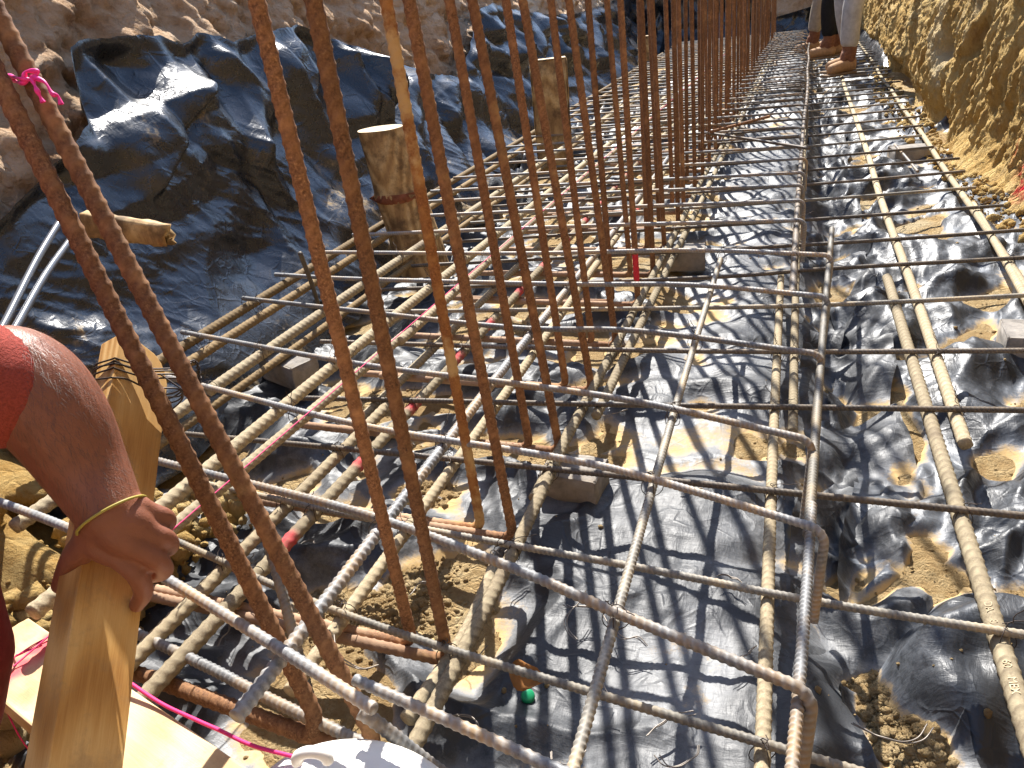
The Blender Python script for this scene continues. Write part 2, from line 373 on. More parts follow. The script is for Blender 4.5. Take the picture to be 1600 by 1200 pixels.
M['wood'] = wood_mat('pine_wood', (0.36, 0.165, 0.042), (0.56, 0.31, 0.095), (0.70, 0.45, 0.18))
M['wood_plank'] = wood_mat('sawn_plank', (0.50, 0.33, 0.16), (0.62, 0.45, 0.25), (0.70, 0.53, 0.32), (9, 9, 0.9), paint=True)
M['wood_post'] = wood_mat('weathered_post', (0.20, 0.11, 0.045), (0.44, 0.28, 0.115), (0.58, 0.42, 0.21), (6, 6, 1.4), 0.8)
M['wood_cut'] = wood_mat('sawn_end_grain', (0.45, 0.31, 0.16), (0.58, 0.43, 0.25), (0.64, 0.50, 0.32), (5, 5, 5))
def block_mat():
    t = NT('concrete_block'); v = t.coord('Object'); n = t.noise(v, 40, 6, 0.7); n2 = t.noise(v, 7, 3, 0.5)
    t.bump(n, 0.5, 0.003)
    return t.set(base=t.mix(t.ramp(n2, [(0.5, 0.0), (0.7, 0.4)]), t.ramp(n, [(0.3, (0.17, 0.155, 0.14)), (0.7, (0.34, 0.31, 0.27))]), (0.40, 0.29, 0.16)), rough=0.92, spec=0.15)
M['block'] = block_mat()
def simple(name, col, rough=0.6, spec=0.3, nscale=None, var=0.25, bump=0.0, sss=0.0, metal=0.0):
    t = NT(name)
    if nscale:
        v = t.coord('Object'); n = t.noise(v, nscale, 5, 0.6)
        t.set(base=t.ramp(n, [(0.3, tuple(c * (1 - var) for c in col)), (0.7, tuple(min(1, c * (1 + var)) for c in col))]))
        if bump: t.bump(n, bump, 0.004)
    else: t.set(base=col)
    t.set(rough=rough, spec=spec, metal=metal)
    if sss:
        t.set(sss=sss); t.b.inputs['Subsurface Radius'].default_value = (0.012, 0.004, 0.002); t.b.inputs['Subsurface Scale'].default_value = 1.0
    return t.m
M['pink'] = simple('pink_cord', (0.72, 0.035, 0.17), 0.6)
M['ribbon'] = simple('pink_ribbon', (0.90, 0.05, 0.30), 0.5)
M['white'] = simple('white_plastic', (0.74, 0.72, 0.67), 0.38, 0.4, 9, 0.08)
M['green'] = simple('green_plastic', (0.01, 0.27, 0.11), 0.4, 0.4)
M['leaf'] = simple('dry_leaf', (0.23, 0.10, 0.03), 0.85, 0.2, 60, 0.3)
M['fold_glare'] = simple('fold_glare_grey', (0.10, 0.108, 0.125), 0.32, 0.5, 30, 0.12)  # grey standing in for sun glare on sheet folds
M['nail'] = simple('steel_nail', (0.32, 0.32, 0.32), 0.4, 0.5, metal=0.8)
M['shirt'] = simple('coral_red_cloth', (0.29, 0.060, 0.045), 0.9, 0.12, 420, 0.25, 0.5)
M['maroon'] = simple('maroon_cloth', (0.16, 0.022, 0.024), 0.9, 0.15, 90, 0.15, 0.25)
M['band'] = simple('yellow_wrist_band', (0.36, 0.29, 0.06), 0.5, 0.3)
M['grey_cloth'] = simple('light_grey_cloth', (0.42, 0.40, 0.38), 0.9, 0.1, 22, 0.2, 0.5)
M['black_cloth'] = simple('black_cloth', (0.02, 0.02, 0.021), 0.9, 0.1, 30, 0.2, 0.3)
M['beige_cloth'] = simple('beige_cloth', (0.34, 0.29, 0.23), 0.9, 0.1, 30, 0.2, 0.3)
M['navy_cloth'] = simple('navy_cloth', (0.03, 0.04, 0.08), 0.9, 0.1, 30, 0.2, 0.3)
M['boot'] = simple('tan_leather', (0.40, 0.235, 0.12), 0.75, 0.25, 40, 0.2, 0.3)
M['boot_dark'] = simple('red_brown_leather', (0.20, 0.085, 0.045), 0.7, 0.25, 50, 0.3, 0.4)
M['sole'] = simple('boot_sole', (0.22, 0.15, 0.09), 0.85, 0.2)
M['glove'] = simple('pale_blue_glove', (0.45, 0.60, 0.68), 0.7, 0.2)
M['hat'] = simple('white_hard_hat', (0.75, 0.75, 0.72), 0.35, 0.4)
M['hair'] = simple('dark_hair', (0.02, 0.014, 0.01), 0.6, 0.3)
def skin_mat():
    t = NT('reddish_skin'); v = t.coord('Object'); n = t.noise(v, 30, 5, 0.6); n2 = t.noise(v, 300, 3, 0.6)
    vo = t.n('ShaderNodeTexVoronoi', feature='DISTANCE_TO_EDGE'); vo.inputs['Scale'].default_value = 420; t.l(v, vo.inputs['Vector'])
    t.bump(t.math('ADD', n2, t.math('MULTIPLY', vo.outputs['Distance'], 1.2)), 0.35, 0.0008)
    t.set(base=t.ramp(n, [(0.2, (0.19, 0.070, 0.040)), (0.8, (0.27, 0.105, 0.062))]), rough=0.5, spec=0.35, sss=0.12)  # own reddish brown skin tone
    t.b.inputs['Subsurface Radius'].default_value = (0.012, 0.004, 0.002); t.b.inputs['Subsurface Scale'].default_value = 1.0
    return t.m
M['skin'] = skin_mat()
M['hairs'] = simple('body_hair', (0.09, 0.05, 0.03), 0.45, 0.5)

# ------------------------------------------------------------------ terrain
Z0 = -0.10
def floor_base(X, Y):
    h = Z0 + 0.012 * perlin(X * 2.2, Y * 1.6, 2)
    h = h - 0.055 * np.exp(-((X - 0.13) / 0.07) ** 2)                     # trough right of the middle bars
    h = h + 0.055 * sstep(0.22, 0.75, X)                                  # rises towards the right bank
    h = h - 0.05 * sstep(-1.0, -1.35, X)
    h = h + 0.022 * np.exp(-((X + 0.12) / 0.13) ** 2)                     # hump between the upright rank and the middle bars
    return h
def foot_l(Y):
    Y = np.asarray(Y, float)
    return -1.66 - 0.075 * np.maximum(Y - 1.5, 0) + 0.34 * sstep(1.05, 0.6, Y) + 0.05 * perlin(Y * 0.9, Y * 0, 8)
def foot_r(Y):
    Y = np.asarray(Y, float)
    return np.interp(Y, [-3, 0, 2.0, 3.0, 3.5, 5.3, 9, 14], [1.12, 1.08, 0.95, 0.83, 0.78, 0.68, 0.70, 0.68]) + 0.02 * perlin(Y * 1.3, Y * 0, 9)
TOP = 2.5
def bank_l_plain(Y, z):
    return foot_l(Y) - np.where(z < 0.9, 0.40 * (z + 0.1), 0.40 + 0.38 * (z - 0.9))
YB = np.concatenate([np.arange(-3.0, 0.4, 0.06), np.arange(0.4, 4.0, 0.014), np.arange(4.0, 14.3, 0.04)])
ZB = np.concatenate([np.arange(-0.2, 1.6, 0.014), np.arange(1.6, TOP + 0.01, 0.045)])
YR = np.concatenate([np.arange(-3.0, 2.3, 0.08), np.arange(2.3, 6.0, 0.0085), np.arange(6.0, 14.3, 0.022)])
ZR = np.concatenate([np.arange(-0.2, 1.15, 0.0085), np.arange(1.15, TOP + 0.01, 0.05)])
def bank(side):
    Yg, Zg = np.meshgrid(YB, ZB) if side < 0 else np.meshgrid(YR, ZR)
    if side < 0:
        X = bank_l_plain(Yg, Zg)
        wx = fbm(Yg * 2, Zg * 2, 51, 3) * 0.5
        rel = 0.085 * fbm(Yg * 1.4 + wx, Zg * 1.7, 21, 5, 0.55) + 0.045 * (ridged(Yg * 4 + wx, Zg * 4.5, 22, 4, 0.55) - 0.6)
        rel = rel + 0.035 * crumple(Yg * 5.5 + wx, Zg * 6.5, 12, 1.0, 0.9) + 0.016 * crumple(Yg * 17 + 2 * wx, Zg * 19, 26, 1.2, 1.1) + 0.016 * fbm(Yg * 26, Zg * 26, 23, 4, .6) - 0.04 * sstep(.3, .6, perlin(Yg * 3 + wx, Zg * 3.5, 27))
        rel = rel * sstep(-0.2, 0.25, Zg)
        X = X + rel
        X = X + 0.24 * np.exp(-((Yg - 0.66) / 0.26) ** 2) * sstep(0.26, 0.0, Zg) * (0.6 + 0.8 * perlin(Yg * 9, Zg * 9, 66)) + 0.03 * crumple(Yg * 16, Zg * 16, 17, 1.2, .8) * sstep(1.1, .8, Yg)     # clods slumped at the near left corner
    else:
        X = foot_r(Yg) + 0.10 * (Zg + 0.1)
        X = X + 0.16 * sstep(0.16, -0.02, Zg) * (0.2 + 0.8 * sstep(-.2, .5, perlin(Yg * 0.8, Yg * 0, 61))) * sstep(4.2, 5.2, Yg)   # undercut foot
        X = X - 0.10 * sstep(0.05, -0.12, Zg) * sstep(4.6, 4.0, Yg)                                                              # spoil at the foot
        wx = fbm(Yg * 3, Zg * 3, 52, 3) * 0.4
        rel = 0.085 * fbm(Yg * 1.8 + wx, Zg * 0.7, 31, 4, 0.55) + 0.060 * (ridged(Yg * 5.5 + wx + Zg * 1.4, Zg * 1.3, 32, 4, 0.6) - 0.6)
        rel = rel + 0.030 * (ridged(Yg * 13 + Zg * 3.5 + wx, Zg * 2.2, 36, 3, 0.55) - 0.6) + 0.024 * fbm(Yg * 14 + Zg * 4, Zg * 7, 33, 4, 0.65)
        rel = rel + 0.012 * folds(Yg + wx * .2, Zg * .6, 30, 6, 14) * 14 * .35 + 0.012 * fbm(Yg * 48, Zg * 30, 34, 3, 0.65)
        rel = rel - 0.06 * sstep(0.25, 0.55, perlin(Yg * 3.2 + wx * 2, Zg * 3.0, 35))
        X = X - rel * sstep(-0.2, 0.1, Zg)
    V = np.stack([X, Yg, Zg], -1)
    xo = -40 if side < 0 else 40
    crest = V[-1:].copy(); crest[..., 0] += side * 0.25; crest[..., 2] = TOP + 0.08
    far = crest.copy(); far[..., 0] = xo; far[..., 2] = TOP + 0.1
    V = np.concatenate([V, crest, far], 0)
    q = grid_quads(V.shape[0], V.shape[1])
    me = mesh_np('earth_bank', V, q if side > 0 else q[:, ::-1])
    pa = np.zeros(V.shape[:2])
    if side > 0:                                                           # red spray marks on the clay
        for (py_, pz_, sy, sz, am) in ((3.50, 0.12, 0.022, 0.055, 1.3), (3.40, 0.05, 0.03, 0.03, 1.2), (3.24, 0.02, 0.06, 0.04, 1.7)):
            pa[:-2] += am * np.exp(-((Yg - py_) / sy) ** 2 - ((Zg - pz_) / sz) ** 2) * (0.55 + 0.9 * perlin(Yg * 60, Zg * 60, 3))
    attr(me, 'paint', np.clip(pa, 0, 1))
    oc = np.zeros(V.shape[:2])
    if side < 0: oc[:-2] = sstep(1.05, 0.85, Yg) * sstep(0.35, 0.2, Zg)
    attr(me, 'ochre', oc)
    return tag(obj('earth_bank', me, M['soil_l'] if side < 0 else M['soil_r']), None, None, None, 'structure')
bank(-1); bank(1)

# far and near ends of the trench
def end_bank(y, sgn):
    Xg, Zg = np.meshgrid(np.arange(-4.2, 2.2, 0.05), np.arange(-0.2, TOP + 0.05, 0.05))
    Y = y + sgn * (0.12 * (Zg + 0.1)) + 0.1 * fbm(Xg * 2, Zg * 2, 41, 5) + 0.05 * crumple(Xg * 4, Zg * 4, 15, 1, 1)
    V = np.stack([Xg, Y, Zg], -1); far = V[-1:].copy(); far[..., 1] = y + sgn * 40; far[..., 2] = TOP + 0.1
    V = np.concatenate([V, far], 0); me = mesh_np('earth_bank', V, grid_quads(*V.shape[:2])); attr(me, 'paint', np.zeros(V.shape[:2]))
    tag(obj('earth_bank', me, M['soil_l']), None, None, None, 'structure')
end_bank(13.9, 1); end_bank(-2.9, -1)

# trench floor: loose sandy soil that fills the hollows of the plastic
def ysteps(a, b, k, kmin):
    ys = [a]
    while ys[-1] < b: ys.append(ys[-1] + max(kmin, k * math.hypot(ys[-1], 0.6)))
    return np.array(ys)
def wrinkle_c(X, Y, part=2):                               # centre sheet: broad soft folds, some running across the trench
    wx = 0.12 * fbm(X * 3, Y * 3, 71, 2); wy = 0.10 * fbm(X * 3, Y * 3, 72, 2)
    x = X + wx; y = Y + wy
    hump = sstep(0.30, 0.12, np.abs(X + 0.14))                              # smooth part between the uprights and the middle bars
    a = (ridged(x * 1.3 + y * 0.7, y * 3.8 - x * 1.0, 73, 1, 0.5, 2.2) - 0.35) * 0.045
    l = folds(x * .75, y, 5, 7, 2.4) * 0.15
    c = folds(x * .8, y, 6, 7, 5.5) * 0.15
    d = folds(x, y, 7, 7, 14) * 0.095
    if part == 0: return a * (1 - 0.7 * hump) + l * (1 - 0.55 * hump)
    f_ = c * (1 - 0.6 * hump) + d * (1 - 0.6 * hump)
    return f_ if part == 1 else f_ + a * (1 - 0.7 * hump) + l * (1 - 0.55 * hump)
def wrinkle_r(X, Y, part=2):                               # right sheet: long sharp folds fanning away from the bank
    wx = 0.10 * fbm(X * 2, Y * 2, 81, 2); wy = 0.12 * fbm(X * 2, Y * 2, 82, 2)
    x = X + wx; y = Y + wy
    a = (ridged(x * 1.2 + y * 1.0, y * 2.4 - x * 2.2, 83, 2, 0.45, 2.0) - 0.35) * 0.085
    l = folds(x + y * .3, y * .8 - x * .5, 8, 8, 2.4) * 0.17
    c = folds(x, y * .75, 9, 8, 5) * 0.15
    d = folds(x, y, 10, 7, 13) * 0.09
    return a + l if part == 0 else c + d if part == 1 else a + l + c + d
def soil_h(X, Y):
    h = 0.005 + 0.016 * fbm(X * 3.2, Y * 2.8, 91, 3) - 0.010 * sstep(0.30, 0.12, np.abs(X + 0.14)) - 0.007 * sstep(1.3, .9, Y) - 0.016 * sstep(.22, .32, X) + 0.006 * fbm(X * 14, Y * 14, 92, 4, 0.6)
    h = h + 0.012 * np.exp(-((X - 0.14) / 0.09) ** 2) * sstep(-0.3, 0.3, perlin(X * 3, Y * 2.3, 94))
    h = h + 0.016 * sstep(-0.3, -0.5, X) * sstep(-1.2, -0.9, X) * sstep(1.0, 2.5, Y) * 0.8
    h = h + 0.014 * sstep(0.7, 0.95, X)
    return h
def pile(X, Y):
    h = 0 * X
    for (px, py, s, a) in ((0.155, 0.86, 0.05, 0.026), (0.20, 0.77, 0.045, 0.028), (-0.60, 0.88, 0.05, 0.014), (-0.72, 1.13, 0.05, 0.04), (-0.75, 0.78, .06, .03),
                           (-0.19, 1.62, 0.06, 0.015), (0.26, 1.15, 0.06, 0.015), (-0.55, 0.66, 0.06, 0.012), (0.10, 0.52, .05, .012), (-0.62, 0.80, .05, .02)):
        h = h + a * np.exp(-((X - px) ** 2 + (Y - py) ** 2) / s ** 2)
    return h
YF = ysteps(0.12, 14.2, 0.0062, 0.004)
XF = np.concatenate([np.arange(-3.2, -1.7, 0.05), np.arange(-1.7, 1.15, 0.0075), np.arange(1.15, 1.9, 0.05)])
Xg, Yg = np.meshgrid(XF, YF)
cl = crumple(Xg * 45, Yg * 45, 16, 1.2, 0.6) * 0.0028 * sstep(-0.1, 0.4, perlin(Xg * 4, Yg * 4, 95))
hs = floor_base(Xg, Yg) + soil_h(Xg, Yg) + pile(Xg, Yg) + cl * (1 + 2 * sstep(0, 0.02, pile(Xg, Yg))) - 0.016
me = mesh_np('ground', np.stack([Xg, Yg, hs], -1), grid_quads(*Xg.shape)); attr(me, 'paint', Xg * 0)
tag(obj('ground', me, M['soil_f']), None, None, None, 'structure')
Xn, Yn = np.meshgrid(np.arange(-2.6, 2.6, 0.06), np.arange(-3.2, 0.2, 0.06))
me = mesh_np('ground', np.stack([Xn, Yn, Z0 - 0.03 + 0.03 * fbm(Xn * 3, Yn * 3, 96, 4)], -1), grid_quads(*Xn.shape)); attr(me, 'paint', Xn * 0)
tag(obj('ground', me, M['soil_f']), None, None, None, 'structure')

def sheet_h(X, Y, wr, lift):
    h = floor_base(X, Y) + wr(X, Y, 0) + lift(X, Y) - 2.0 * pile(X, Y)
    lim = np.where(X > -1.45, -0.040, 0.3); h = lim - 0.020 * np.logaddexp(0, (lim - h) / 0.020)      # stays under the bars
    h = h + wr(X, Y, 1); return np.where(X > -1.45, np.minimum(h, -0.016), h)
lift_c = lambda X, Y: 0.004 - 0.012 * sstep(0.04, 0.12, X) + 0.10 * sstep(-1.5, -1.62, X)
lift_r = lambda X, Y: 0.006 - 0.02 * sstep(0.20, 0.135, X) + 0.03 * sstep(0.3, 0.6, X) - 0.03 * sstep(4.2, 3.2, Y) * sstep(0.85, 1.0, X) - 0.10 * sstep(3.4, 4.2, Y) * sstep(0.60, 0.66, X)
def sheet(name, xs, ys, wr, mat, edge, lift):
    X, Y = np.meshgrid(xs, ys)
    Xd = X + edge * fbm(Y * 3 + X * 0.2, X * 0.5, 101, 3) * sstep(0.25, 0.0, np.minimum(np.abs(X - xs[0]), np.abs(X - xs[-1])))
    h = sheet_h(Xd, Y, wr, lift)
    s_ = floor_base(Xd, Y) + soil_h(Xd, Y) + pile(Xd, Y) - 0.016
    dust = 1 - sstep(-0.004, 0.030, h - s_)
    me = mesh_np(name, np.stack([Xd, Y, h], -1), grid_quads(*X.shape)); attr(me, 'dust', dust)
    o = obj(name, me, mat)
    return o
YS = ysteps(0.16, 13.6, 0.0048, 0.0030)
o = sheet('plastic_sheet', np.arange(-1.62, 0.135, 0.0052), YS, wrinkle_c, M['sheet_floor'], 0.05,
          lift_c)
tag(o, 'dusty black plastic sheet spread over the trench floor under the rust bars', 'plastic sheet')
o = sheet('plastic_sheet', np.arange(0.125, 1.02, 0.0052), YS, wrinkle_r, M['sheet_right'], 0.05,
          lift_r)
tag(o, 'glossy crumpled black plastic sheet along the foot of the yellow right bank', 'plastic sheet')
o = sheet('plastic_sheet', np.arange(0.04, 0.26, 0.0055), ysteps(0.2, 7.0, 0.0058, 0.0035), lambda X, Y, part=2: wrinkle_r(X * 1.3 + 3, Y * 1.2 + 2, part) * 0.7, M['sheet_floor'], 0.04,
          lambda X, Y: 0.006 + 0 * X)
tag(o, 'narrow crumpled plastic strip half buried in sandy soil of the trough', 'plastic sheet')

# ------------------------------------------------------------------ plastic draped on the left bank
def hit_l(px, py):
    d = RW @ np.array([px - 800, py - 600, F_PX]); d = d / np.linalg.norm(d)
    t = np.linspace(0.8, 16, 6000); X = d[0] * t; Y = d[1] * t; z = CAM_H + d[2] * t
    k = np.argmax(X < bank_l_plain(Y, z)); return Y[k], z[k]
edge_px = [(0, 292), (48, 250), (88, 196), (62, 80), (72, 70), (140, 62), (205, 60), (243, 76), (268, 56), (300, 62), (322, 70), (380, 54), (428, 42), (470, 62), (520, 78), (560, 92), (600, 106), (640, 118),
           (690, 122), (708, 60), (716, 20), (742, 8), (790, 20), (830, 24), (880, 24), (930, 10), (975, -10)]
EH = np.array([hit_l(*p) for p in edge_px]); EH = EH[np.argsort(EH[:, 0])]
def sheet_top(Y): return np.interp(Y, np.concatenate([[0.5, 0.9], EH[:, 0], [9.0, 13.8]]), np.concatenate([[0.28, 0.36], EH[:, 1], [1.3, 1.2]]))
YW = np.concatenate([np.arange(0.90, 4.2, 0.0085), ysteps(4.2, 13.7, 0.006, 0.02)])
VW = np.linspace(0, 1, 150)
Yg, Vg = np.meshgrid(YW, VW)
Zt = sheet_top(Yg) + 0.012 * fbm(Yg * 9, Yg * 0, 111, 3)
Zg = -0.13 + (Zt + 0.13) * Vg
Xb = bank_l_plain(Yg, Zg) + 0.10
lo = sstep(0.25, -0.12, Zg); Xb = Xb + 0.13 * lo
wx = 0.25 * fbm(Yg * 1.5, Zg * 1.5, 112, 2); yy = Yg + wx; zz = Zg + 0.8 * wx
fo = 0.042 * (ridged(yy * 1.1 - zz * 0.9, zz * 0.75 + yy * 0.55, 113, 2, 0.5, 1.7) - 0.5)
fo = fo + 0.010 * -crumple(yy * 2.6 - zz * 2.0, zz * 2.2 + yy * 1.3, 18, 0.8, 1.2)
# hanging swags beyond the first post
far = sstep(2.6, 3.3, Yg); ph = (Yg - 0.55 * (Zg - 0.4)) * 9 + 2.5 * perlin(Yg * 1.4, Zg * 1.4, 114)
fo = fo * (1 - .55 * far) + far * 0.075 * (np.abs(np.sin(ph * .62)) ** .8) + far * 0.035 * np.sin(Zg * 17 + 5 * np.cos((Yg - 3) * 2.2) + 2 * perlin(Yg * 1.5, Zg * 2, 115))
fo = fo + folds(Yg + wx, Zg, 23, 6, 3.2) * (0.14 + 0.10 * far) + folds(Yg * .9 - Zg * .5, Zg + Yg * .6, 24, 8, 8) * 0.03
fo = fo + 0.010 * (ridged(Yg * 3 - Zg * 2.2, Zg * 14 + Yg * 10, 28, 2, .5, 3) - .2) * sstep(0, .4, perlin(Yg * 1.6, Zg * 1.6, 29))
# a flap folded down over itself near the left end
def seg(p, q, wdt, hgt, sharp):                   # crease with one steep and one long side
    global fo
    (y0, z0), (y1, z1) = p, q; L = math.hypot(y1 - y0, z1 - z0); ty, tz = (y1 - y0) / L, (z1 - z0) / L
    u = (Yg - y0) * ty + (Zg - z0) * tz; d = -(Yg - y0) * tz + (Zg - z0) * ty
    m = sstep(-0.05, 0.06, u) * sstep(L + 0.05, L - 0.06, u)
    fo = fo + m * hgt * np.where(d > 0, np.exp(-(d / (wdt * sharp)) ** 2), np.exp(-(d / wdt) ** 2))
h = hit_l
seg(h(112, 205), h(268, 132), 0.16, 0.042, 0.10)
seg(h(262, 130), h(190, 300), 0.10, 0.045, 0.12)
seg(h(430, 52), h(350, 250), 0.10, 0.045, 0.5)
seg(h(285, 70), h(390, 165), 0.08, 0.05, 0.4)
seg(h(380, 60), h(560, 330), 0.10, 0.05, 0.3)
seg(h(520, 80), h(640, 330), 0.12, 0.05, 0.3)
fo = fo * (1 - 0.75 * sstep(0.93, 1.0, Vg)) + 0.02 * sstep(0.94, 1.0, Vg)
Xw = Xb + np.maximum(fo, -0.06)
me = mesh_np('plastic_sheet', np.stack([Xw, Yg, Zg], -1), grid_quads(*Yg.shape)[:, ::-1]); attr(me, 'dust', 0.35 * sstep(0.5, 0.0, Vg) + 0.15 + 0.3 * sstep(0, .5, perlin(Yg * 2, Zg * 2, 117)))
tag(obj('plastic_sheet', me, M['sheet_wall']), 'large black plastic sheet draped in folds down the red-brown left bank', 'plastic sheet')
# far end
Xg, Zg = np.meshgrid(np.arange(-3.2, 0.95, 0.02), np.linspace(-0.12, 1, 40))
Zg = -0.12 + (np.interp(Xg, [-3.2, -0.9, -0.5, 0.1, 0.3, 0.95], [1.3, 0.9, 0.30, 0.42, 0.55, 0.7]) + 0.12) * (Zg + 0.12) / 1.12
Yv = 13.62 - 0.35 * sstep(0.3, -0.12, Zg) - 0.12 * (ridged(Xg * 2.2, Zg * 1.5, 121, 3) - 0.4) - 0.03 * crumple(Xg * 6, Zg * 5, 20, 1, 1.2)
me = mesh_np('plastic_sheet', np.stack([Xg, Yv, Zg], -1), grid_quads(*Xg.shape)); attr(me, 'dust', Xg * 0 + 0.2)
tag(obj('plastic_sheet', me, M['sheet_wall']), 'black plastic sheet hung across the far end bank behind the workers', 'plastic sheet')
# pieces of plastic bunched at the right bank behind the workers
Xg, Yg = np.meshgrid(np.linspace(0.48, 0.80, 60), np.linspace(8.2, 13.0, 160))
Zv = -0.09 + 0.20 * sstep(0.60, 0.86, Xg) + 0.06 * (ridged(Xg * 3, Yg * 2, 125, 3) - 0.4) - 0.2 * sstep(8.8, 8.2, Yg) * sstep(.52, .8, Xg)
me = mesh_np('plastic_sheet', np.stack([Xg - 0.06, Yg, Zv], -1), grid_quads(*Xg.shape)); attr(me, 'dust', Xg * 0 + 0.15)
tag(obj('plastic_sheet', me, M['sheet_wall']), 'dark plastic bunched up behind the grey trousered worker on the right', 'plastic sheet')

# loose clods
def clods(n, region, smin, smax, seed, mat, name):
    rs = np.random.RandomState(seed); ico = []
    t = (1 + 5 ** .5) / 2
    iv = np.array([[-1, t, 0], [1, t, 0], [-1, -t, 0], [1, -t, 0], [0, -1, t], [0, 1, t], [0, -1, -t], [0, 1, -t], [t, 0, -1], [t, 0, 1], [-t, 0, -1], [-t, 0, 1]]) / math.hypot(1, t)
    it = np.array([[0, 11, 5], [0, 5, 1], [0, 1, 7], [0, 7, 10], [0, 10, 11], [1, 5, 9], [5, 11, 4], [11, 10, 2], [10, 7, 6], [7, 1, 8], [3, 9, 4], [3, 4, 2], [3, 2, 6], [3, 6, 8], [3, 8, 9], [4, 9, 5], [2, 4, 11], [6, 2, 10], [8, 6, 7], [9, 8, 1]])
    P = region(rs, n); s = smin * (smax / smin) ** (rs.rand(len(P)) ** 2.2)
    V = iv[None] * (1 + 0.45 * (rs.rand(len(P), 12, 1) - 0.5)) * s[:, None, None] * (0.75 + 0.5 * rs.rand(len(P), 1, 3)) + P[:, None]
    T = it[None] + 12 * np.arange(len(P))[:, None, None]
    me = bpy.data.meshes.new(name); V = V.reshape(-1, 3); T = T.reshape(-1, 3)
    me.vertices.add(len(V)); me.vertices.foreach_set('co', V.ravel()); me.loops.add(T.size); me.loops.foreach_set('vertex_index', T.ravel().astype(np.int32))
    me.polygons.add(len(T)); me.polygons.foreach_set('loop_start', np.arange(0, T.size, 3, dtype=np.int32)); me.polygons.foreach_set('loop_total', np.full(len(T), 3, np.int32))
    me.update(calc_edges=True); me.validate(); attr(me, 'paint', np.zeros(len(me.vertices)))
    return tag(obj(name, me, mat), None, None, None, 'stuff')
def surf(x, y):
    a = floor_base(x, y) + soil_h(x, y) + pile(x, y) - 0.016
    b = np.where(x < 0.13, sheet_h(x, y, wrinkle_c, lift_c), sheet_h(x, y, wrinkle_r, lift_r))
    return np.maximum(a, b), a - b
def reg_floor(rs, n):
    x = -1.2 + 2.15 * rs.rand(n); y = 0.3 + 5.5 * rs.rand(n) ** 1.8; z, d = surf(x, y)
    k = (d > -0.003) | (rs.rand(n) < 0.03); return np.stack([x, y, z], 1)[k]
clods(9000, reg_floor, 0.0012, 0.006, 1, M['soil_f'], 'soil_crumbs')
def reg_pile(rs, n):
    c = np.array([(0.155, 0.86, 0.04), (0.21, 0.78, 0.04), (0.16, 0.86, .04), (-0.60, 0.88, 0.05), (-0.72, 1.13, 0.05), (-0.62, 0.80, .05), (-0.75, 0.78, .05), (0.10, 0.52, .04)])
    k = rs.randint(0, len(c), n); x = c[k, 0] + rs.randn(n) * c[k, 2] * 0.8; y = c[k, 1] + rs.randn(n) * c[k, 2] * 0.8
    z, d = surf(x, y); k = (d > -0.002) | (rs.rand(n) < .02); return np.stack([x, y, z], 1)[k]
clods(3600, reg_pile, 0.0016, 0.010, 2, M['soil_f'], 'soil_crumbs')
def reg_right(rs, n):
    y = 2.4 + 7 * rs.rand(n) ** 1.5; x = foot_r(y) - 0.20 * rs.rand(n) + .03; return np.stack([x, y, surf(x, y)[0] + 0.004], 1)
clods(2600, reg_right, 0.003, 0.024, 3, M['soil_r'], 'soil_crumbs')
def reg_left(rs, n):
    y = 0.35 + 0.6 * rs.rand(n); x = -1.32 + 0.32 * rs.rand(n); return np.stack([x, y, -0.08 + 0.08 * rs.rand(n)], 1)
clods(1100, reg_left, 0.004, 0.028, 4, M['soil_r'], 'soil_crumbs')

# ------------------------------------------------------------------ reinforcement
def bar(name, path, r, pitch, mat, label, cat, group=None, smooth=True, **kw):
    P = catmull(path, 14) if smooth else np.asarray(path, float)
    me, org = rebar_mesh(name, P, r, pitch, **kw)
    o = obj(name, me, M[mat], None, org)
    tag(o, label, cat, group)
    return o
LONG = []
def long_bar(x0, y0, x1, y1, z, r, pitch, mat, label, amp=None, group='bars running along the trench', sag=0.004, style='cross', slant=0.55, paint=None, sharp=5):
    n = max(3, int((y1 - y0) / 0.8)); ts = np.linspace(0, 1, n)
    rs = np.random.RandomState(int(abs(x0 * 1000) + y0 * 100) % 9999)
    P = np.stack([x0 + (x1 - x0) * ts + rs.randn(n) * sag * 0.9, y0 + (y1 - y0) * ts, z + rs.randn(n) * sag * 0.4], 1)
    o = bar('longitudinal_bar', P, r, pitch, mat, label, 'rebar', group, amp=amp, style=style, slant=slant, sharp=sharp)
    me = o.data
    pa = np.zeros(len(me.vertices))
    if paint:
        co = np.empty(len(me.vertices) * 3); me.vertices.foreach_get('co', co); co = co.reshape(-1, 3); yw = co[:, 1] + P[0, 1]
        for py_ in paint: pa = np.maximum(pa, 0.9 * np.exp(-((yw - py_) / 0.026) ** 4) * (0.75 + 0.5 * perlin(yw * 50, co[:, 0] * 200, 2)))
    if 'paint' not in me.attributes: attr(me, 'paint', np.clip(pa, 0, 1))
    LONG.append((P, r)); return o
R8, R7, R6, R5, R4 = 0.0122, 0.0106, 0.0098, 0.0082, 0.0056
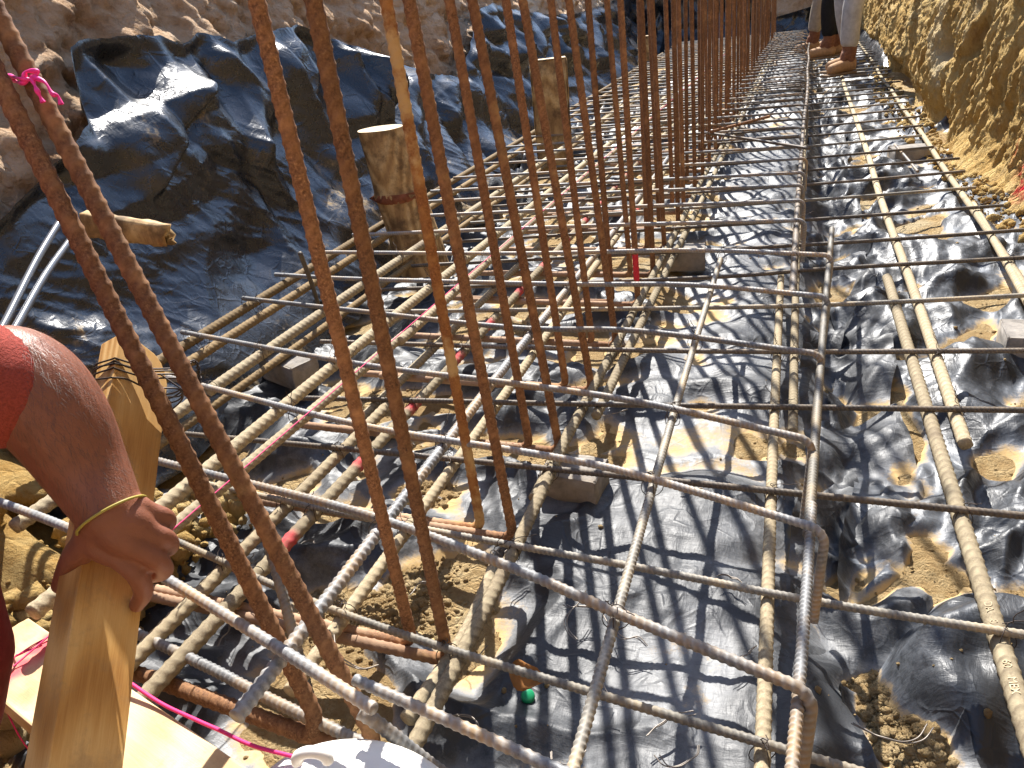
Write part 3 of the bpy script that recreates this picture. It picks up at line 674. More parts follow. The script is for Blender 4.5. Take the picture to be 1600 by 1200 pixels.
# upper mat
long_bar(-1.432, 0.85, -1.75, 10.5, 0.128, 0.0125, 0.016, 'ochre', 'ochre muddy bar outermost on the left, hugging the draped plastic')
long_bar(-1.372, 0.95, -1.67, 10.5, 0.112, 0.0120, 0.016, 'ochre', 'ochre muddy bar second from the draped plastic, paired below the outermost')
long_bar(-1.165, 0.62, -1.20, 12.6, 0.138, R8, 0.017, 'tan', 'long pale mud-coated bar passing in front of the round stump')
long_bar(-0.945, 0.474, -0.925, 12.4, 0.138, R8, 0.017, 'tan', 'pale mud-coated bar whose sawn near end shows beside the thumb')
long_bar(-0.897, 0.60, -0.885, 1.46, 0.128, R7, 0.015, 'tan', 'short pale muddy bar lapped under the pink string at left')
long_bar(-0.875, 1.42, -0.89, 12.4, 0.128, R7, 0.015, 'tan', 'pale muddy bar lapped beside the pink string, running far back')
long_bar(-0.547, 0.405, -0.585, 12.4, 0.140, 0.0082, 0.0115, 'grey', 'dark grey coarse ribbed bar ending by the leaning uprights', amp=0.0019, slant=0.12, sharp=2.8)
long_bar(-0.168, 0.335, -0.189, 2.02, 0.139, 0.0061, 0.0085, 'grey_tan', 'grey ribbed bar over the smooth plastic hump, ending mid trench', amp=0.0011, slant=0.15, sharp=3.4)
long_bar(0.024, 0.32, 0.044, 0.93, 0.139, 0.0057, 0.0078, 'grey', 'bright grey bar under the nearest right-hand hooks', amp=0.0013, slant=0.12, sharp=3.4)
long_bar(0.047, 0.86, 0.098, 2.33, 0.136, 0.0064, 0.0078, 'grey_tan', 'rust-sided grey bar lapped under the middle right-hand hooks', amp=0.0013, slant=0.12, sharp=3.4)
long_bar(0.006, 1.78, 0.030, 12.3, 0.134, 0.0085, 0.012, 'dark', 'dark brown bar tied under the far right-hand hooks', amp=0.0012)
# lower mat
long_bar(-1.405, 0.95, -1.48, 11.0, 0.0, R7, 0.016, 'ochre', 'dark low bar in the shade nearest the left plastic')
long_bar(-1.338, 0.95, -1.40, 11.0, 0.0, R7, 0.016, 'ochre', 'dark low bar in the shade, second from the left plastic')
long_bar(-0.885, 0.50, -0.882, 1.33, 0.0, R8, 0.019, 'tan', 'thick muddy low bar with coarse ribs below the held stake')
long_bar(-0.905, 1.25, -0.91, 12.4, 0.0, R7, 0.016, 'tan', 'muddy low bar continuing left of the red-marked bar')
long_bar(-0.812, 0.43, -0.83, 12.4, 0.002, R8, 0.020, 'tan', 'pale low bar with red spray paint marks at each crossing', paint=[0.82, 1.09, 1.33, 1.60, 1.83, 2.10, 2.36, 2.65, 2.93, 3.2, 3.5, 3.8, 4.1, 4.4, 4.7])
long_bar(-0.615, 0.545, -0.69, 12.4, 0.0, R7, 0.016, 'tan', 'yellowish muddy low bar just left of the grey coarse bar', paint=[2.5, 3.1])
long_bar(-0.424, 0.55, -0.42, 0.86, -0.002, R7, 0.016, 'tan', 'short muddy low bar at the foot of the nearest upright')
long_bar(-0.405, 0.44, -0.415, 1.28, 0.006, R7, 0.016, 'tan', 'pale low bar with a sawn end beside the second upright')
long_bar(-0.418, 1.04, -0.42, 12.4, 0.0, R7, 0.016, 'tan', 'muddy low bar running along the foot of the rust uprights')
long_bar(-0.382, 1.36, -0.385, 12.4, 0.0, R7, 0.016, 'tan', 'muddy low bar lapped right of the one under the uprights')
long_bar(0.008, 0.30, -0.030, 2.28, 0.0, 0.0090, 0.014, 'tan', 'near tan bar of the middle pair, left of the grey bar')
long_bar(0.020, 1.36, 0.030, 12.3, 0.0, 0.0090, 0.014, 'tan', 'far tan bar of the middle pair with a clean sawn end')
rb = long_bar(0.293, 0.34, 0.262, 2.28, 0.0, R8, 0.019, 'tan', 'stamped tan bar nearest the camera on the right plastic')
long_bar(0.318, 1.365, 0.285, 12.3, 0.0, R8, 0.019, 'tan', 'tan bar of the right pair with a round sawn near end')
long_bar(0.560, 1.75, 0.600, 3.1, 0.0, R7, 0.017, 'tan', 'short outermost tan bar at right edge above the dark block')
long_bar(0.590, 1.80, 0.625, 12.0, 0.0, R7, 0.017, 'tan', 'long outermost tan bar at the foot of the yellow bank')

# rolled mill marks on the near right bar
def text_mesh(s, size, ext):
    cu = bpy.data.curves.new('mill_mark', 'FONT'); cu.body = s; cu.size = size; cu.extrude = ext; cu.align_x = 'CENTER'; cu.align_y = 'CENTER'
    o = bpy.data.objects.new('tmp', cu); C.objects.link(o); dg = bpy.context.evaluated_depsgraph_get()
    me = bpy.data.meshes.new_from_object(o.evaluated_get(dg)); bpy.data.objects.remove(o); return me
Pb, rbr = LONG[-4]
for s, px, py in (('DA', 1547, 948), ('8', 1560, 972), ('S', 1568, 990), ('60', 1583, 1038), ('MEX', 1594, 1072)):
    q = at(px, py, 0.012); yv = q[1]; xv = np.interp(yv, Pb[:, 1], Pb[:, 0]); zv = np.interp(yv, Pb[:, 1], Pb[:, 2])
    me = text_mesh(s, 0.0135, 0.0010)
    o = obj('mill_mark', me, M['tan'], rb)
    ang = math.radians(-22)                        # on the upper side of the round bar, turned to the camera
    nrm = Vector((math.sin(ang), 0, math.cos(ang))); ax = Vector((0, -1, 0)); up = nrm.cross(ax)
    mw = Matrix((ax, up, nrm)).transposed().to_4x4(); mw.translation = Vector((xv, yv, zv)) + nrm * (rbr + 0.0003)
    o.matrix_parent_inverse = Matrix(); o.matrix_local = Matrix.Translation(-Vector(rb.location)) @ mw

# wire tie: two loops round the crossing with twisted tails (shared by all)
def tie_mesh(r1, r2, seed):
    rs = np.random.RandomState(seed); parts = []
    for k in range(2):
        t = np.linspace(0, 2 * np.pi, 15); a = (r1 + r2) * 0.86
        d = np.array([math.cos(0.8 + k * 1.5), math.sin(0.8 + k * 1.5), 0])
        pth = np.stack([d[0] * a * np.cos(t), d[1] * a * np.cos(t), a * 1.05 * np.sin(t) - r1], 1) + rs.randn(3) * 0.001
        parts.append(tube_vq(pth, 0.0007, 5))
    t = np.linspace(0, 1, 9)[:, None]
    for k in range(2):
        e = np.array([rs.randn() * 0.02, rs.randn() * 0.02, 0.012 + 0.02 * rs.rand()])
        parts.append(tube_vq(np.array([0, 0, r2 + 0.003]) + t * e + 0.005 * np.stack([np.sin(t[:, 0] * 9 + k * 3), np.cos(t[:, 0] * 9 + k * 3), 0 * t[:, 0]], 1) * (1 - t), 0.0007, 5))
    V, Q = merge(parts); me = mesh_np('tie_wire', V, Q); me.materials.append(M['wire']); return me
TIES = [tie_mesh(0.0125, 0.007, k) for k in range(5)]
def add_ties(o, P, r, upper, ymax=3.6):
    org = np.array(o.location); k = 0
    for LP, lr in LONG:
        if (LP[0, 2] > 0.1) != upper: continue
        # crossing: find y on long bar where the transverse bar is
        xs = np.interp(np.linspace(LP[0, 1], LP[-1, 1], 400), LP[:, 1], LP[:, 0]); ys = np.linspace(LP[0, 1], LP[-1, 1], 400)
        o_ = np.argsort(P[:, 0]); yb = np.interp(xs, P[o_, 0], P[o_, 1], left=np.nan, right=np.nan); df = ys - yb
        if np.all(np.isnan(df)): continue
        i = np.nanargmin(np.abs(df))
        if abs(df[i]) > 0.03 or ys[i] > ymax: continue
        k += 1
        if (k * 7 + int(ys[i] * 100)) % 4 == 0: continue
        zb = np.interp(xs[i], P[o_, 0], P[o_, 2])
        q = np.array([xs[i], ys[i], zb]) - org
        tw = bpy.data.objects.new('tie_wire', TIES[int(ys[i] * 1000) % 5]); C.objects.link(tw); tw.parent = o; tw.location = q; tw.rotation_euler = (0, 0, random.uniform(-0.5, 0.5))

ORD = ['nearest', 'second nearest', 'third nearest', 'fourth nearest', 'fifth nearest', 'sixth nearest', 'seventh nearest', 'eighth nearest', 'ninth nearest', 'tenth nearest', 'eleventh nearest', 'twelfth nearest', 'thirteenth nearest', 'fourteenth nearest']
# lower cross bars, straight
LOW = [[(-1.02, .770), (-.566, .673), (.03, .611), (.80, .54)],
       [(-1.12, .94), (-.651, .898), (-.191, .880), (.049, .865), (.31, .861), (.95, .86)],
       [(-1.28, 1.10), (-.636, 1.113), (.363, 1.127), (.97, 1.14)],
       [(-1.12, 1.30), (-.371, 1.383), (.435, 1.479), (.97, 1.545)],
       [(-1.25, 1.62), (-.4, 1.66), (.079, 1.703), (.491, 1.757), (.95, 1.82)],
       [(-1.2, 1.86), (-.282, 1.96), (.106, 2.012), (.504, 2.099), (.90, 2.19)],
       [(-1.3, 2.05), (-.287, 2.199), (.112, 2.301), (.624, 2.418), (.86, 2.47)],
       [(-1.3, 2.30), (.04, 2.545), (.682, 2.705), (.86, 2.75)]]
ye = [3.0, 3.283, 3.555, 3.827, 4.12, 4.415, 4.72, 5.03, 5.335] ; xe = [.679, .642, .646, .665, .60, .58, .62, .64, .628]
for i in range(9): LOW.append([(-1.3, ye[i] - .42), (0, ye[i] - .16), (xe[i], ye[i])])
y = 5.62
while y < 12.4:
    LOW.append([(-1.4, y - .35 + random.uniform(-.03, .03)), (0, y - .12), (.66 + random.uniform(-.05, .05), y + random.uniform(-.02, .02))]); y += 0.285
for i, P in enumerate(LOW):
    P3 = [(x, y_, 0.019 + random.uniform(-.002, .002)) for x, y_ in P]
    lab = f'{ORD[i]} straight grey bar crossing low over the middle tan pair' if i < 14 else 'straight grey bar among the far low crossing bars'
    o = bar('cross_bar', P3, R4, 0.0085, 'grey_tan' if i < 2 or i % 4 == 1 else 'dark', lab, 'rebar', 'straight lower cross bars', amp=0.0010, slant=0.25, sharp=3.4)
    if i < 10: add_ties(o, np.array(P3), R4, False)
# upper cross bars, hooked down at the right end
def hook(P, z, leg, lean=0.0, rad=0.026):
    P = [np.array([x, y_, z]) for x, y_ in P]; e = P[-1]; d = e - P[-2]; d /= np.linalg.norm(d)
    C2 = catmull(P[:-1] + [e - d * rad], 10); out = list(C2)
    dn = np.array([-lean * .3, -lean, -1.0]); dn /= np.linalg.norm(dn)
    for a in np.linspace(0, 90, 7)[1:]:
        a = math.radians(a); out.append(e - d * rad + d * rad * math.sin(a) + dn * rad * (1 - math.cos(a)))
    b = out[-1]
    for k in range(1, 5): out.append(b + dn * leg * k / 4)
    return np.array(out)
UP = [[(-1.30, .862), (-1.047, .815), (-.6, .755), (-.327, .690), (-.171, .641), (.047, .577)],
      [(-1.47, 1.15), (-1.163, 1.086), (-.728, .993), (-.346, .953), (-.196, .926), (.063, .846)],
      [(-1.462, 1.35), (-.869, 1.234), (-.498, 1.193), (-.239, 1.154), (.048, 1.071)],
      [(-1.46, 1.594), (-1.042, 1.529), (-.592, 1.462), (-.303, 1.470), (.065, 1.393)],
      [(-1.495, 1.796), (-1.182, 1.768), (-.574, 1.755), (-.231, 1.765), (.082, 1.703)],
      [(-1.478, 2.021), (-.789, 2.012), (-.269, 2.045), (.095, 2.005)],
      [(-1.47, 2.22), (-.7, 2.30), (.028, 2.343)],
      [(-1.48, 2.45), (-.7, 2.53), (.024, 2.58)],
      [(-1.47, 2.68), (-.7, 2.76), (.019, 2.797)]]
y = 3.0
while y < 12.3:
    UP.append([(-1.47 - .03 * (y - 3) + random.uniform(-.05, .05), y - .12 + random.uniform(-.05, .03)), (-.7, y - .06), (.018 + random.uniform(-.012, .012), y)]); y += random.uniform(.24, .28)
for i, P in enumerate(UP):
    H = hook(P, 0.157, 0.125 if i < 6 else 0.11, lean=0.10 if i < 6 else -0.02, rad=0.021)
    lab = f'{ORD[i]} hooked grey bar of the upper mat, bent down at its right end' if i < 14 else 'hooked grey bar among the far upper cross bars'
    o = bar('hooked_bar', H, R4 if i else 0.0062, 0.0080 if i else 0.0098, 'grey', lab, 'rebar', 'hooked upper cross bars', smooth=False, amp=0.0010 if i else 0.0013, slant=0.25, sharp=3.4)
    if i < 10: add_ties(o, np.array(H)[:-10], R4, True)
# thick bars laid loosely over the near end
gb = bar('cross_bar', [(-1.30, .655, .165), (-1.017, .611, .165), (-.819, .566, .165), (-.558, .492, .163), (-.385, .441, .160)], 0.0068, 0.0105, 'grey', 'bright grey dotted bar passing under the hand to the leaning uprights', 'rebar', amp=0.0008, slant=0.3, sharp=3.2)
bar('cross_bar', [(-.432, .478, .150), (-.205, .437, .150), (.05, .385, .15), (.4, .31, .15)], 0.0060, 0.0105, 'grey', 'bright grey ribbed bar lapped right of the leaning uprights at the bottom', 'rebar', amp=0.0010, slant=0.25, sharp=3.2)
bar('cross_bar', [(-.93, .580, .003), (-.752, .552, .0), (-.635, .530, -.002), (-.457, .502, -.004), (-.2, .46, -.006), (.2, .40, -.006)], 0.0075, 0.0095, 'grey', 'low grey bar along the near plank, below the bright bars', 'rebar', amp=0.0011, slant=0.2, sharp=3.3)
bar('cut_bar', [at(562, 1112, .10), at(590, 1130, .085), at(660, 1185, .02), at(700, 1215, -.02)], 0.0078, 0.0095, 'grey', 'short pale grey bar end dropping beside the second leaning upright', 'rebar', amp=0.0011, slant=0.2, sharp=3.3)

# upright dowels with feet
DH = 2.05
def dowel_path(lean, h, foot, bend=0.022):
    lean = np.asarray(lean, float); pts = []
    for s in np.linspace(h, bend, 40): pts.append(np.array([lean[0] * s, lean[1] * s, s]))
    b = pts[-1]
    for a in np.linspace(0, 90, 8)[1:]:
        a = math.radians(a); pts.append(np.array([b[0] * math.cos(a) - bend * (1 - math.cos(a)), b[1] * math.cos(a), bend - bend * math.sin(a)]))
    for s in np.linspace(0, foot, 10)[1:]: pts.append(np.array([-bend - s, 0.006 * s, 0]))
    return np.array(pts)
def dowel(x, y, lean, mat, label, group='rust uprights standing in two ranks', foot=0.56, r=0.0084, pitch=0.0145, z=-0.026, cut=None):
    P = dowel_path(lean, DH, foot) + np.array([x, y, z])
    me, org = rebar_mesh('upright_bar', P[::-1], r, pitch, origin=(x, y, z), slant=0.55, amp=0.0012)
    co = np.empty(len(me.vertices) * 3); me.vertices.foreach_get('co', co); co = co.reshape(-1, 3)
    attr(me, 'foot', sstep(-.01, -.12, co[:, 0]) * sstep(.06, .03, co[:, 2]))
    if 'paint' not in me.attributes: attr(me, 'paint', np.zeros(len(me.vertices)))
    return tag(obj('upright_bar', me, M[mat], None, org), label, 'rebar', group)
rowA = [(.686, -.006), (.969, -.056), (1.26, -.095), (1.534, -.105), (1.80, -.086)]
rowB = [(.701, -.016), (.980, -.024), (1.26, -.064), (1.541, -.070), (1.80, -.056)]
ma = ['rust', 'rust', 'rust', 'rust', 'rust']; mb = ['rust', 'rust_mud', 'rust', 'rust', 'rust']
for i, (y, a) in enumerate(rowA): dowel(-.430, y - .014, (a, 0.0), ma[i], f'{ORD[i]} rust upright of the right-hand rank')
for i, (y, a) in enumerate(rowB):
    o = dowel(-.497, y - .012, (a, 0.0), mb[i], f'{ORD[i]} rust upright of the left-hand rank' + (', caked with yellow mud' if mb[i] == 'rust_mud' else ''))
protos = []
def dowel_copy(i, x, y, lean, label):
    if i < 6:
        o = dowel(x, y, lean, 'rust', label); protos.append(o); return o
    far = y > 4.5
    key = 'far' if far else 'mid'
    src = protos[-1] if not far else FAR[0]
    o = src.copy(); C.objects.link(o); o.location = (x, y, -0.026); o.rotation_euler = (0, lean[0] * 0.5, 0); o['label'] = label; return o
FAR = []
y = 2.08; i = 0
while y < 12.4:
    for row, x in (('right-hand', -.432), ('left-hand', -.500)):
        k = (i // 2) + 5
        lab = f'{ORD[k]} rust upright of the {row} rank' if k < 12 else f'rust upright far back in the {row} rank'
        ln = (-.07 + .006 * min(k, 8) + random.uniform(-.02, .02), random.uniform(-.006, .006))
        if y > 4.5 and not FAR:
            o = dowel(x, y, (-.01, 0), 'rust', lab); FAR.append(o)
        else:
            o = dowel_copy(i, x + random.uniform(-.012, .012), y + (0.012 if row == 'left-hand' else 0) + random.uniform(-.015, .015), ln, lab)
        i += 1
    y += 0.272
# red spray mark on one upright
for o in protos[:1]:
    me = o.data; co = np.empty(len(me.vertices) * 3); me.vertices.foreach_get('co', co); co = co.reshape(-1, 3)
    me.attributes.remove(me.attributes['paint']) if 'paint' in me.attributes else None
    attr(me, 'paint', np.where((co[:, 2] > .08) & (co[:, 2] < .16), 0.85, 0)); o['label'] = o['label'] + ' with a red paint band'

# the two leaning uprights at the near end
def leaning(base, mid, label, z0):
    b = np.array(base); d = np.array(mid) - b; d /= np.linalg.norm(d)
    P = np.array([b + d * s for s in np.linspace(1.5, 0.05, 30)] + [b + d * 0.03 + np.array([-.006, 0, 0]), b + np.array([-.03, 0.0, .002]), b + np.array([-.08, .004, 0]), b + np.array([-.42, .03, 0])])
    P2 = np.vstack([P[:30], catmull(P[29:], 8)[1:]])
    me, org = rebar_mesh('upright_bar', P2[::-1], 0.0103, 0.0170, origin=b, amp=0.0015, slant=0.6)
    attr(me, 'paint', np.zeros(len(me.vertices)))
    return tag(obj('upright_bar', me, M['rust'], None, org), label, 'rebar', 'rust uprights standing in two ranks')
L1b, L2b = at(512, 1158, -.026), at(604, 1190, -.026)
lean1 = leaning(L1b, atd(225, 580, .875), 'leaning rust upright wired to the pine stake', 0)
lean2 = leaning(L2b, atd(245, 500, .865), 'leaning rust upright carrying the pink ribbon', 0)

# chairs, pins and offcuts
def pin(p, q, r, mat, label, name='steel_pin', **kw):
    return bar(name, [p, (np.array(p) + np.array(q)) / 2 + np.array([.002, .001, 0]), q], r, 0.009, mat, label, 'steel pin', **kw)
pin((-.80, .775, .13), (-.585, .545, -.10), 0.0078, 'grey_tan', 'grey steel pin propping the mat between the leaning uprights')
pin(at(469, 396, .28), at(498, 478, .0), 0.0062, 'dark', 'thin dark pin standing against the left plastic')
pin(at(1110, 206, .20), at(1202, 182, .20), 0.007, 'rust', 'short rust rod lying across the far hooked bars')
pin(at(1108, 208, .19), at(1264, 232, .17), 0.0062, 'dark', 'dark rod lying askew over the far hooked bars')
pin(at(1398, 226, .02), at(1434, 268, -.03), 0.006, 'grey', 'loose grey rod on the sand by the far right bar ends')

# ------------------------------------------------------------------ blocks
def box_mesh(name, sx, sy, sz, bevel=0.004, jitter=0.0, seed=0, rough=0):
    bm = __import__('bmesh').new(); b = __import__('bmesh')
    b.ops.create_cube(bm, size=1.0)
    for v in bm.verts: v.co = Vector((v.co.x * sx, v.co.y * sy, v.co.z * sz))
    if bevel: b.ops.bevel(bm, geom=bm.edges[:], offset=bevel, segments=2, affect='EDGES', profile=0.6)
    if rough: b.ops.subdivide_edges(bm, edges=bm.edges[:], cuts=rough, use_grid_fill=True)
    if jitter:
        rs = np.random.RandomState(seed)
        for v in bm.verts: v.co += Vector(rs.randn(3)) * jitter
    me = bpy.data.meshes.new(name); bm.to_mesh(me); bm.free(); me.polygons.foreach_set('use_smooth', np.ones(len(me.polygons), bool)); return me
def block(px, py, z, size, rot, label, mat='block'):
    p = at(px, py, z); me = box_mesh('concrete_block', *size, bevel=0.005, jitter=0.0009, seed=int(px), rough=2)
    o = obj('concrete_block', me, M[mat], None, p); o.rotation_euler = (0, 0, rot); return tag(o, label, 'block', 'blocks propping the lower mat')
block(897, 748, -.058, (.122, .09, .060), -.06, 'grey concrete block under the low bars by the third upright')
block(1068, 402, -.045, (.15, .10, .075), .12, 'grey block under the lower bars in the mottled shade')
block(1424, 240, -.045, (.19, .15, .066), .15, 'dark block on the far right plastic under the outermost bar')
block(1640, 538, -.045, (.20, .12, .075), -.03, 'dark block at the right edge on the crumpled plastic')
block(452, 575, -.05, (.17, .09, .07), -.35, 'dark block in the shade beside the draped plastic')
block(1148, 208, -.05, (.12, .10, .075), .1, 'pale block below the far hooked bars')
block(1340, 118, -.06, (.14, .10, .06), .1, 'pale block under the boots of the far worker')
block(1245, 133, -.04, (.18, .10, .05), .05, 'flat pale block under the far bars near the boots')

# ------------------------------------------------------------------ wooden posts
def post_round(px, py, zb, ztop, r, label):
    p = at(px, py, zb); n = 28; zs = np.linspace(zb - .06, ztop, 40); th = np.arange(n) / n * 2 * np.pi
    rr = r * (1 + 0.05 * perlin(th[None] * 1.5, zs[:, None] * 6, 7) + 0.025 * perlin(np.cos(th)[None] * 9, zs[:, None] * 2.5 + np.sin(th)[None] * 7, 8))
    rr = rr * (1 + 0.08 * np.exp(-((zs[:, None] - (zb + (ztop - zb) * .50)) / .012) ** 2))
    rr = rr * (1 + 0.22 * np.clip(1 - (zs[:, None] - zb) / (ztop - zb), 0, 1.2))
    lean = -0.16 * (zs - zb)
    V = np.stack([rr * np.cos(th)[None] + lean[:, None], rr * np.sin(th)[None], np.broadcast_to(zs[:, None] - zb, rr.shape)], -1)
    root = empty('timber_stump', p)
    o = obj('trunk', mesh_np('trunk', V, grid_quads(40, n, True)), M['wood_post'], root)
    top = V[-1]; cen = top.mean(0); ring = [top * (1 - k) + cen * k for k in (0, .15, .5, .85)]
    T = np.array(ring) + np.array([0, 0, .001]); obj('sawn_top', mesh_np('sawn_top', T, grid_quads(4, n, True), [3 * n + np.arange(n)]), M['wood_cut'], root)
    # torn bark collar
    zc = (ztop - zb) * .49; r = r * 1.11; m = 30; t2 = np.linspace(-3.0, -0.2, m)
    cx = -0.16 * zc
    rs = np.random.RandomState(4); ro = r * (1.03 + 0.30 * rs.rand(m) * np.exp(-((t2 + 2.3) / 1.2) ** 2)); K = np.stack([np.stack([cx + r * .98 * np.cos(t2), r * .98 * np.sin(t2), zc + .02 + 0 * t2], 1),
                  np.stack([cx + ro * np.cos(t2), ro * np.sin(t2), zc + .004 * rs.randn(m)], 1), np.stack([cx + r * .98 * np.cos(t2), r * .98 * np.sin(t2), zc - .015 + 0 * t2], 1)])
    obj('bark_collar', mesh_np('bark_collar', K, grid_quads(3, m)), M['bark'], root)
    return tag(root, label, 'stump')
M['bark'] = simple('torn_bark', (0.20, 0.075, 0.04), 0.9, 0.1, 40, 0.4, 0.5)
post_round(656, 398, 0.0, 0.475, 0.083, 'round sawn timber stump standing in front of the draped plastic')
def post_square(px, py, zb, h, wx, wy, rot, label, mat='wood_post', lean=0):
    p = at(px, py, zb); root = empty('timber_post', p); root.rotation_euler = (0, lean, rot)
    me = box_mesh('post_body', wx, wy, h, 0.004, 0.0025, 5, 5); o = obj('post_body', me, M[mat], root, (0, 0, h / 2 - .05))
    me = box_mesh('sawn_top', wx * .97, wy * .97, .006, 0.002, 0.0008, 6, 1); obj('sawn_top', me, M['wood_cut'], root, (0, 0, h - .05 + .002))
    return tag(root, label, 'post')
post_square(868, 252, 0.0, 0.60, .20, .10, .30, 'weathered square timber post beyond the round stump')
post_square(1012, 118, 0.0, 0.46, .20, .13, .2, 'distant timber post at the end of the draped plastic')

# broken stake poking out of the draped plastic
p0, p1 = atd(135, 350, 1.72), atd(262, 368, 1.66)
d = p1 - p0; L = np.linalg.norm(d); d /= L
rs = np.random.RandomState(12); n = 14; sec = []
up = np.array([0, 0, 1.0]); up -= d * (up @ d); up /= np.linalg.norm(up); sdv = np.cross(d, up)
for i, t in enumerate(np.linspace(0, 1, n)):
    ring = []
    for k in range(16):
        a = k / 16 * 2 * np.pi; sx = math.copysign(abs(math.cos(a)) ** .45, math.cos(a)); sy = math.copysign(abs(math.sin(a)) ** .45, math.sin(a))
        jag = rs.randn() * (.010 if i == n - 1 else .002); ring.append(p0 + d * (t * L + jag * (1 if i == n - 1 else 0)) + up * (sy * .030 * (1 - .15 * t) + rs.randn() * .0012) + sdv * (sx * .016 + rs.randn() * .0012))
    sec.append(ring)
cen = p0 + d * (L * .985); sec.append([np.array(q) * .35 + cen * .65 + rs.randn(3) * .004 for q in sec[-1]])
V = np.array(sec); me = mesh_np('broken_stake', V - p0, grid_quads(n + 1, 16, True), [n * 16 + np.arange(16), np.arange(16)[::-1]])
tag(obj('broken_stake', me, M['wood_post'], None, p0), 'broken wooden stake end poking out of the draped plastic', 'stake')

# added pale tubes standing in for sun glare on folds of the sheet
for (a, b, lb) in (((104, 330, 1.60), (10, 500, 1.28), 'upper pale grey tube standing in for a sunlit fold of the draped plastic'), ((112, 372, 1.56), (24, 512, 1.26), 'lower pale grey tube standing in for a sunlit fold of the draped plastic')):
    q0, q1 = atd(*a), atd(*b); mid = (q0 + q1) / 2 + np.array([0, 0, .006]); pth = catmull([q0, mid, q1, q1 + (q1 - q0) * .25], 10)
    tag(obj('fold_glare_tube', tube(pth - q0, 0.0068, 12), M['fold_glare'], None, q0), lb, 'tube', 'sunlit fold tubes')

# ------------------------------------------------------------------ near plank, string and container
zt = 0.085
c0, c1, c2 = at(45, 965, zt), at(392, 1203, zt), at(-2, 1092, zt)
ux = (c1 - c0); ux[2] = 0; ux /= np.linalg.norm(ux); uy = np.array([-ux[1], ux[0], 0])
wid = abs((c2 - c0) @ uy) ; Lp = 1.5; th_ = 0.036
ctr = c0 + ux * Lp / 2 - uy * wid / 2 - np.array([0, 0, th_ / 2])
hx, hy, rd = wid / 2, th_ / 2, .003
cs = [(x_, hy) for x_ in np.linspace(-hx + rd, hx - rd, 30)] + [(hx - rd * .3, hy - rd * .3)] + [(hx, y_) for y_ in np.linspace(hy - rd, -hy + rd, 4)] + [(hx - rd * .3, -hy + rd * .3)] + \
     [(x_, -hy) for x_ in np.linspace(hx - rd, -hx + rd, 6)] + [(-hx + rd * .3, -hy + rd * .3)] + [(-hx, y_) for y_ in np.linspace(-hy + rd, hy - rd, 4)] + [(-hx + rd * .3, hy - rd * .3)]
cs = np.array(cs); zs = np.linspace(-Lp / 2, Lp / 2, 320); m = len(cs)
V = np.stack([np.broadcast_to(cs[:, 0], (320, m)), np.broadcast_to(cs[:, 1], (320, m)) + .0006 * perlin(zs[:, None] * 6, cs[None, :, 0] * 60, 3), np.broadcast_to(zs[:, None], (320, m))], -1)
V[..., 2] += np.where(np.abs(zs[:, None]) > Lp / 2 - .001, .003 * perlin(cs[None, :, 0] * 70, zs[:, None] * 0, 6), 0)
me = mesh_np('form_plank', V, grid_quads(320, m, True), [np.arange(m)[::-1], 319 * m + np.arange(m)], smooth=False)
plank = obj('form_plank', me, M['wood_plank'])
# local z along the plank, local x across it, local y up
mw = Matrix(((uy[0], 0, ux[0], 0), (uy[1], 0, ux[1], 0), (0, 1, 0, 0), (0, 0, 0, 1)))
if mw.to_3x3().determinant() < 0: mw = Matrix(((-uy[0], 0, ux[0], 0), (-uy[1], 0, ux[1], 0), (0, 1, 0, 0), (0, 0, 0, 1)))
mw.translation = Vector(ctr); plank.matrix_world = mw
co = np.empty(len(me.vertices) * 3); me.vertices.foreach_get('co', co); co = co.reshape(-1, 3)
wc = np.array([list(mw @ Vector(c)) for c in co])
pa0, pa1 = at(-10, 1075, zt), at(100, 985, zt); dd_ = pa1 - pa0; Ld = np.linalg.norm(dd_); dd_ /= Ld
u = (wc - pa0) @ dd_; dist = np.linalg.norm((wc - pa0) - u[:, None] * dd_, axis=1)
attr(me, 'paint', np.clip(1.25 * np.exp(-(dist / 0.021) ** 2) * (0.65 + .5 * perlin(wc[:, 0] * 60, wc[:, 1] * 60, 5)) * sstep(Ld + .06, Ld - .02, u), 0, .85))
tag(plank, 'sawn form plank with a red paint smear at the lower left corner', 'plank')
# nail with string wound on it
nl = at(24, 1040, zt)
nail = empty('bent_nail', nl)
obj('shank', tube(np.array([[0, 0, -.01], [0, .002, .012], [-.004, .004, .022]]), .0016, 8), M['nail'], nail)
obj('head', tube(np.array([[-.004, .004, .021], [-.0045, .0045, .0235]]), .0038, 10), M['nail'], nail)
tag(nail, 'small nail on the plank with pink string tied to it', 'nail')
def cord(pts, r, label, name='string_line', mat='pink', cat='string', extra=()):
    P = [catmull(p, 14) if len(p) > 2 else np.linspace(p[0], p[1], 30) for p in [pts] + list(extra)]; org = np.array(P[0][0])
    V, Q = merge([tube_vq(np.array(q) - org, r, 6) for q in P])
    return tag(obj(name, mesh_np(name, V, Q), M[mat], None, org), label, cat)
n_up = nl + np.array([0, .003, .012])
sA = at(398, 717, .172); sB = at(836, 340, .172); far_ = sA + (sB - sA) * 5.5
near_ = sA + (sA - sB) * .30
cord([near_, sA, sB, far_], .0011, 'taut pink string line stretched along the left side of the mat')
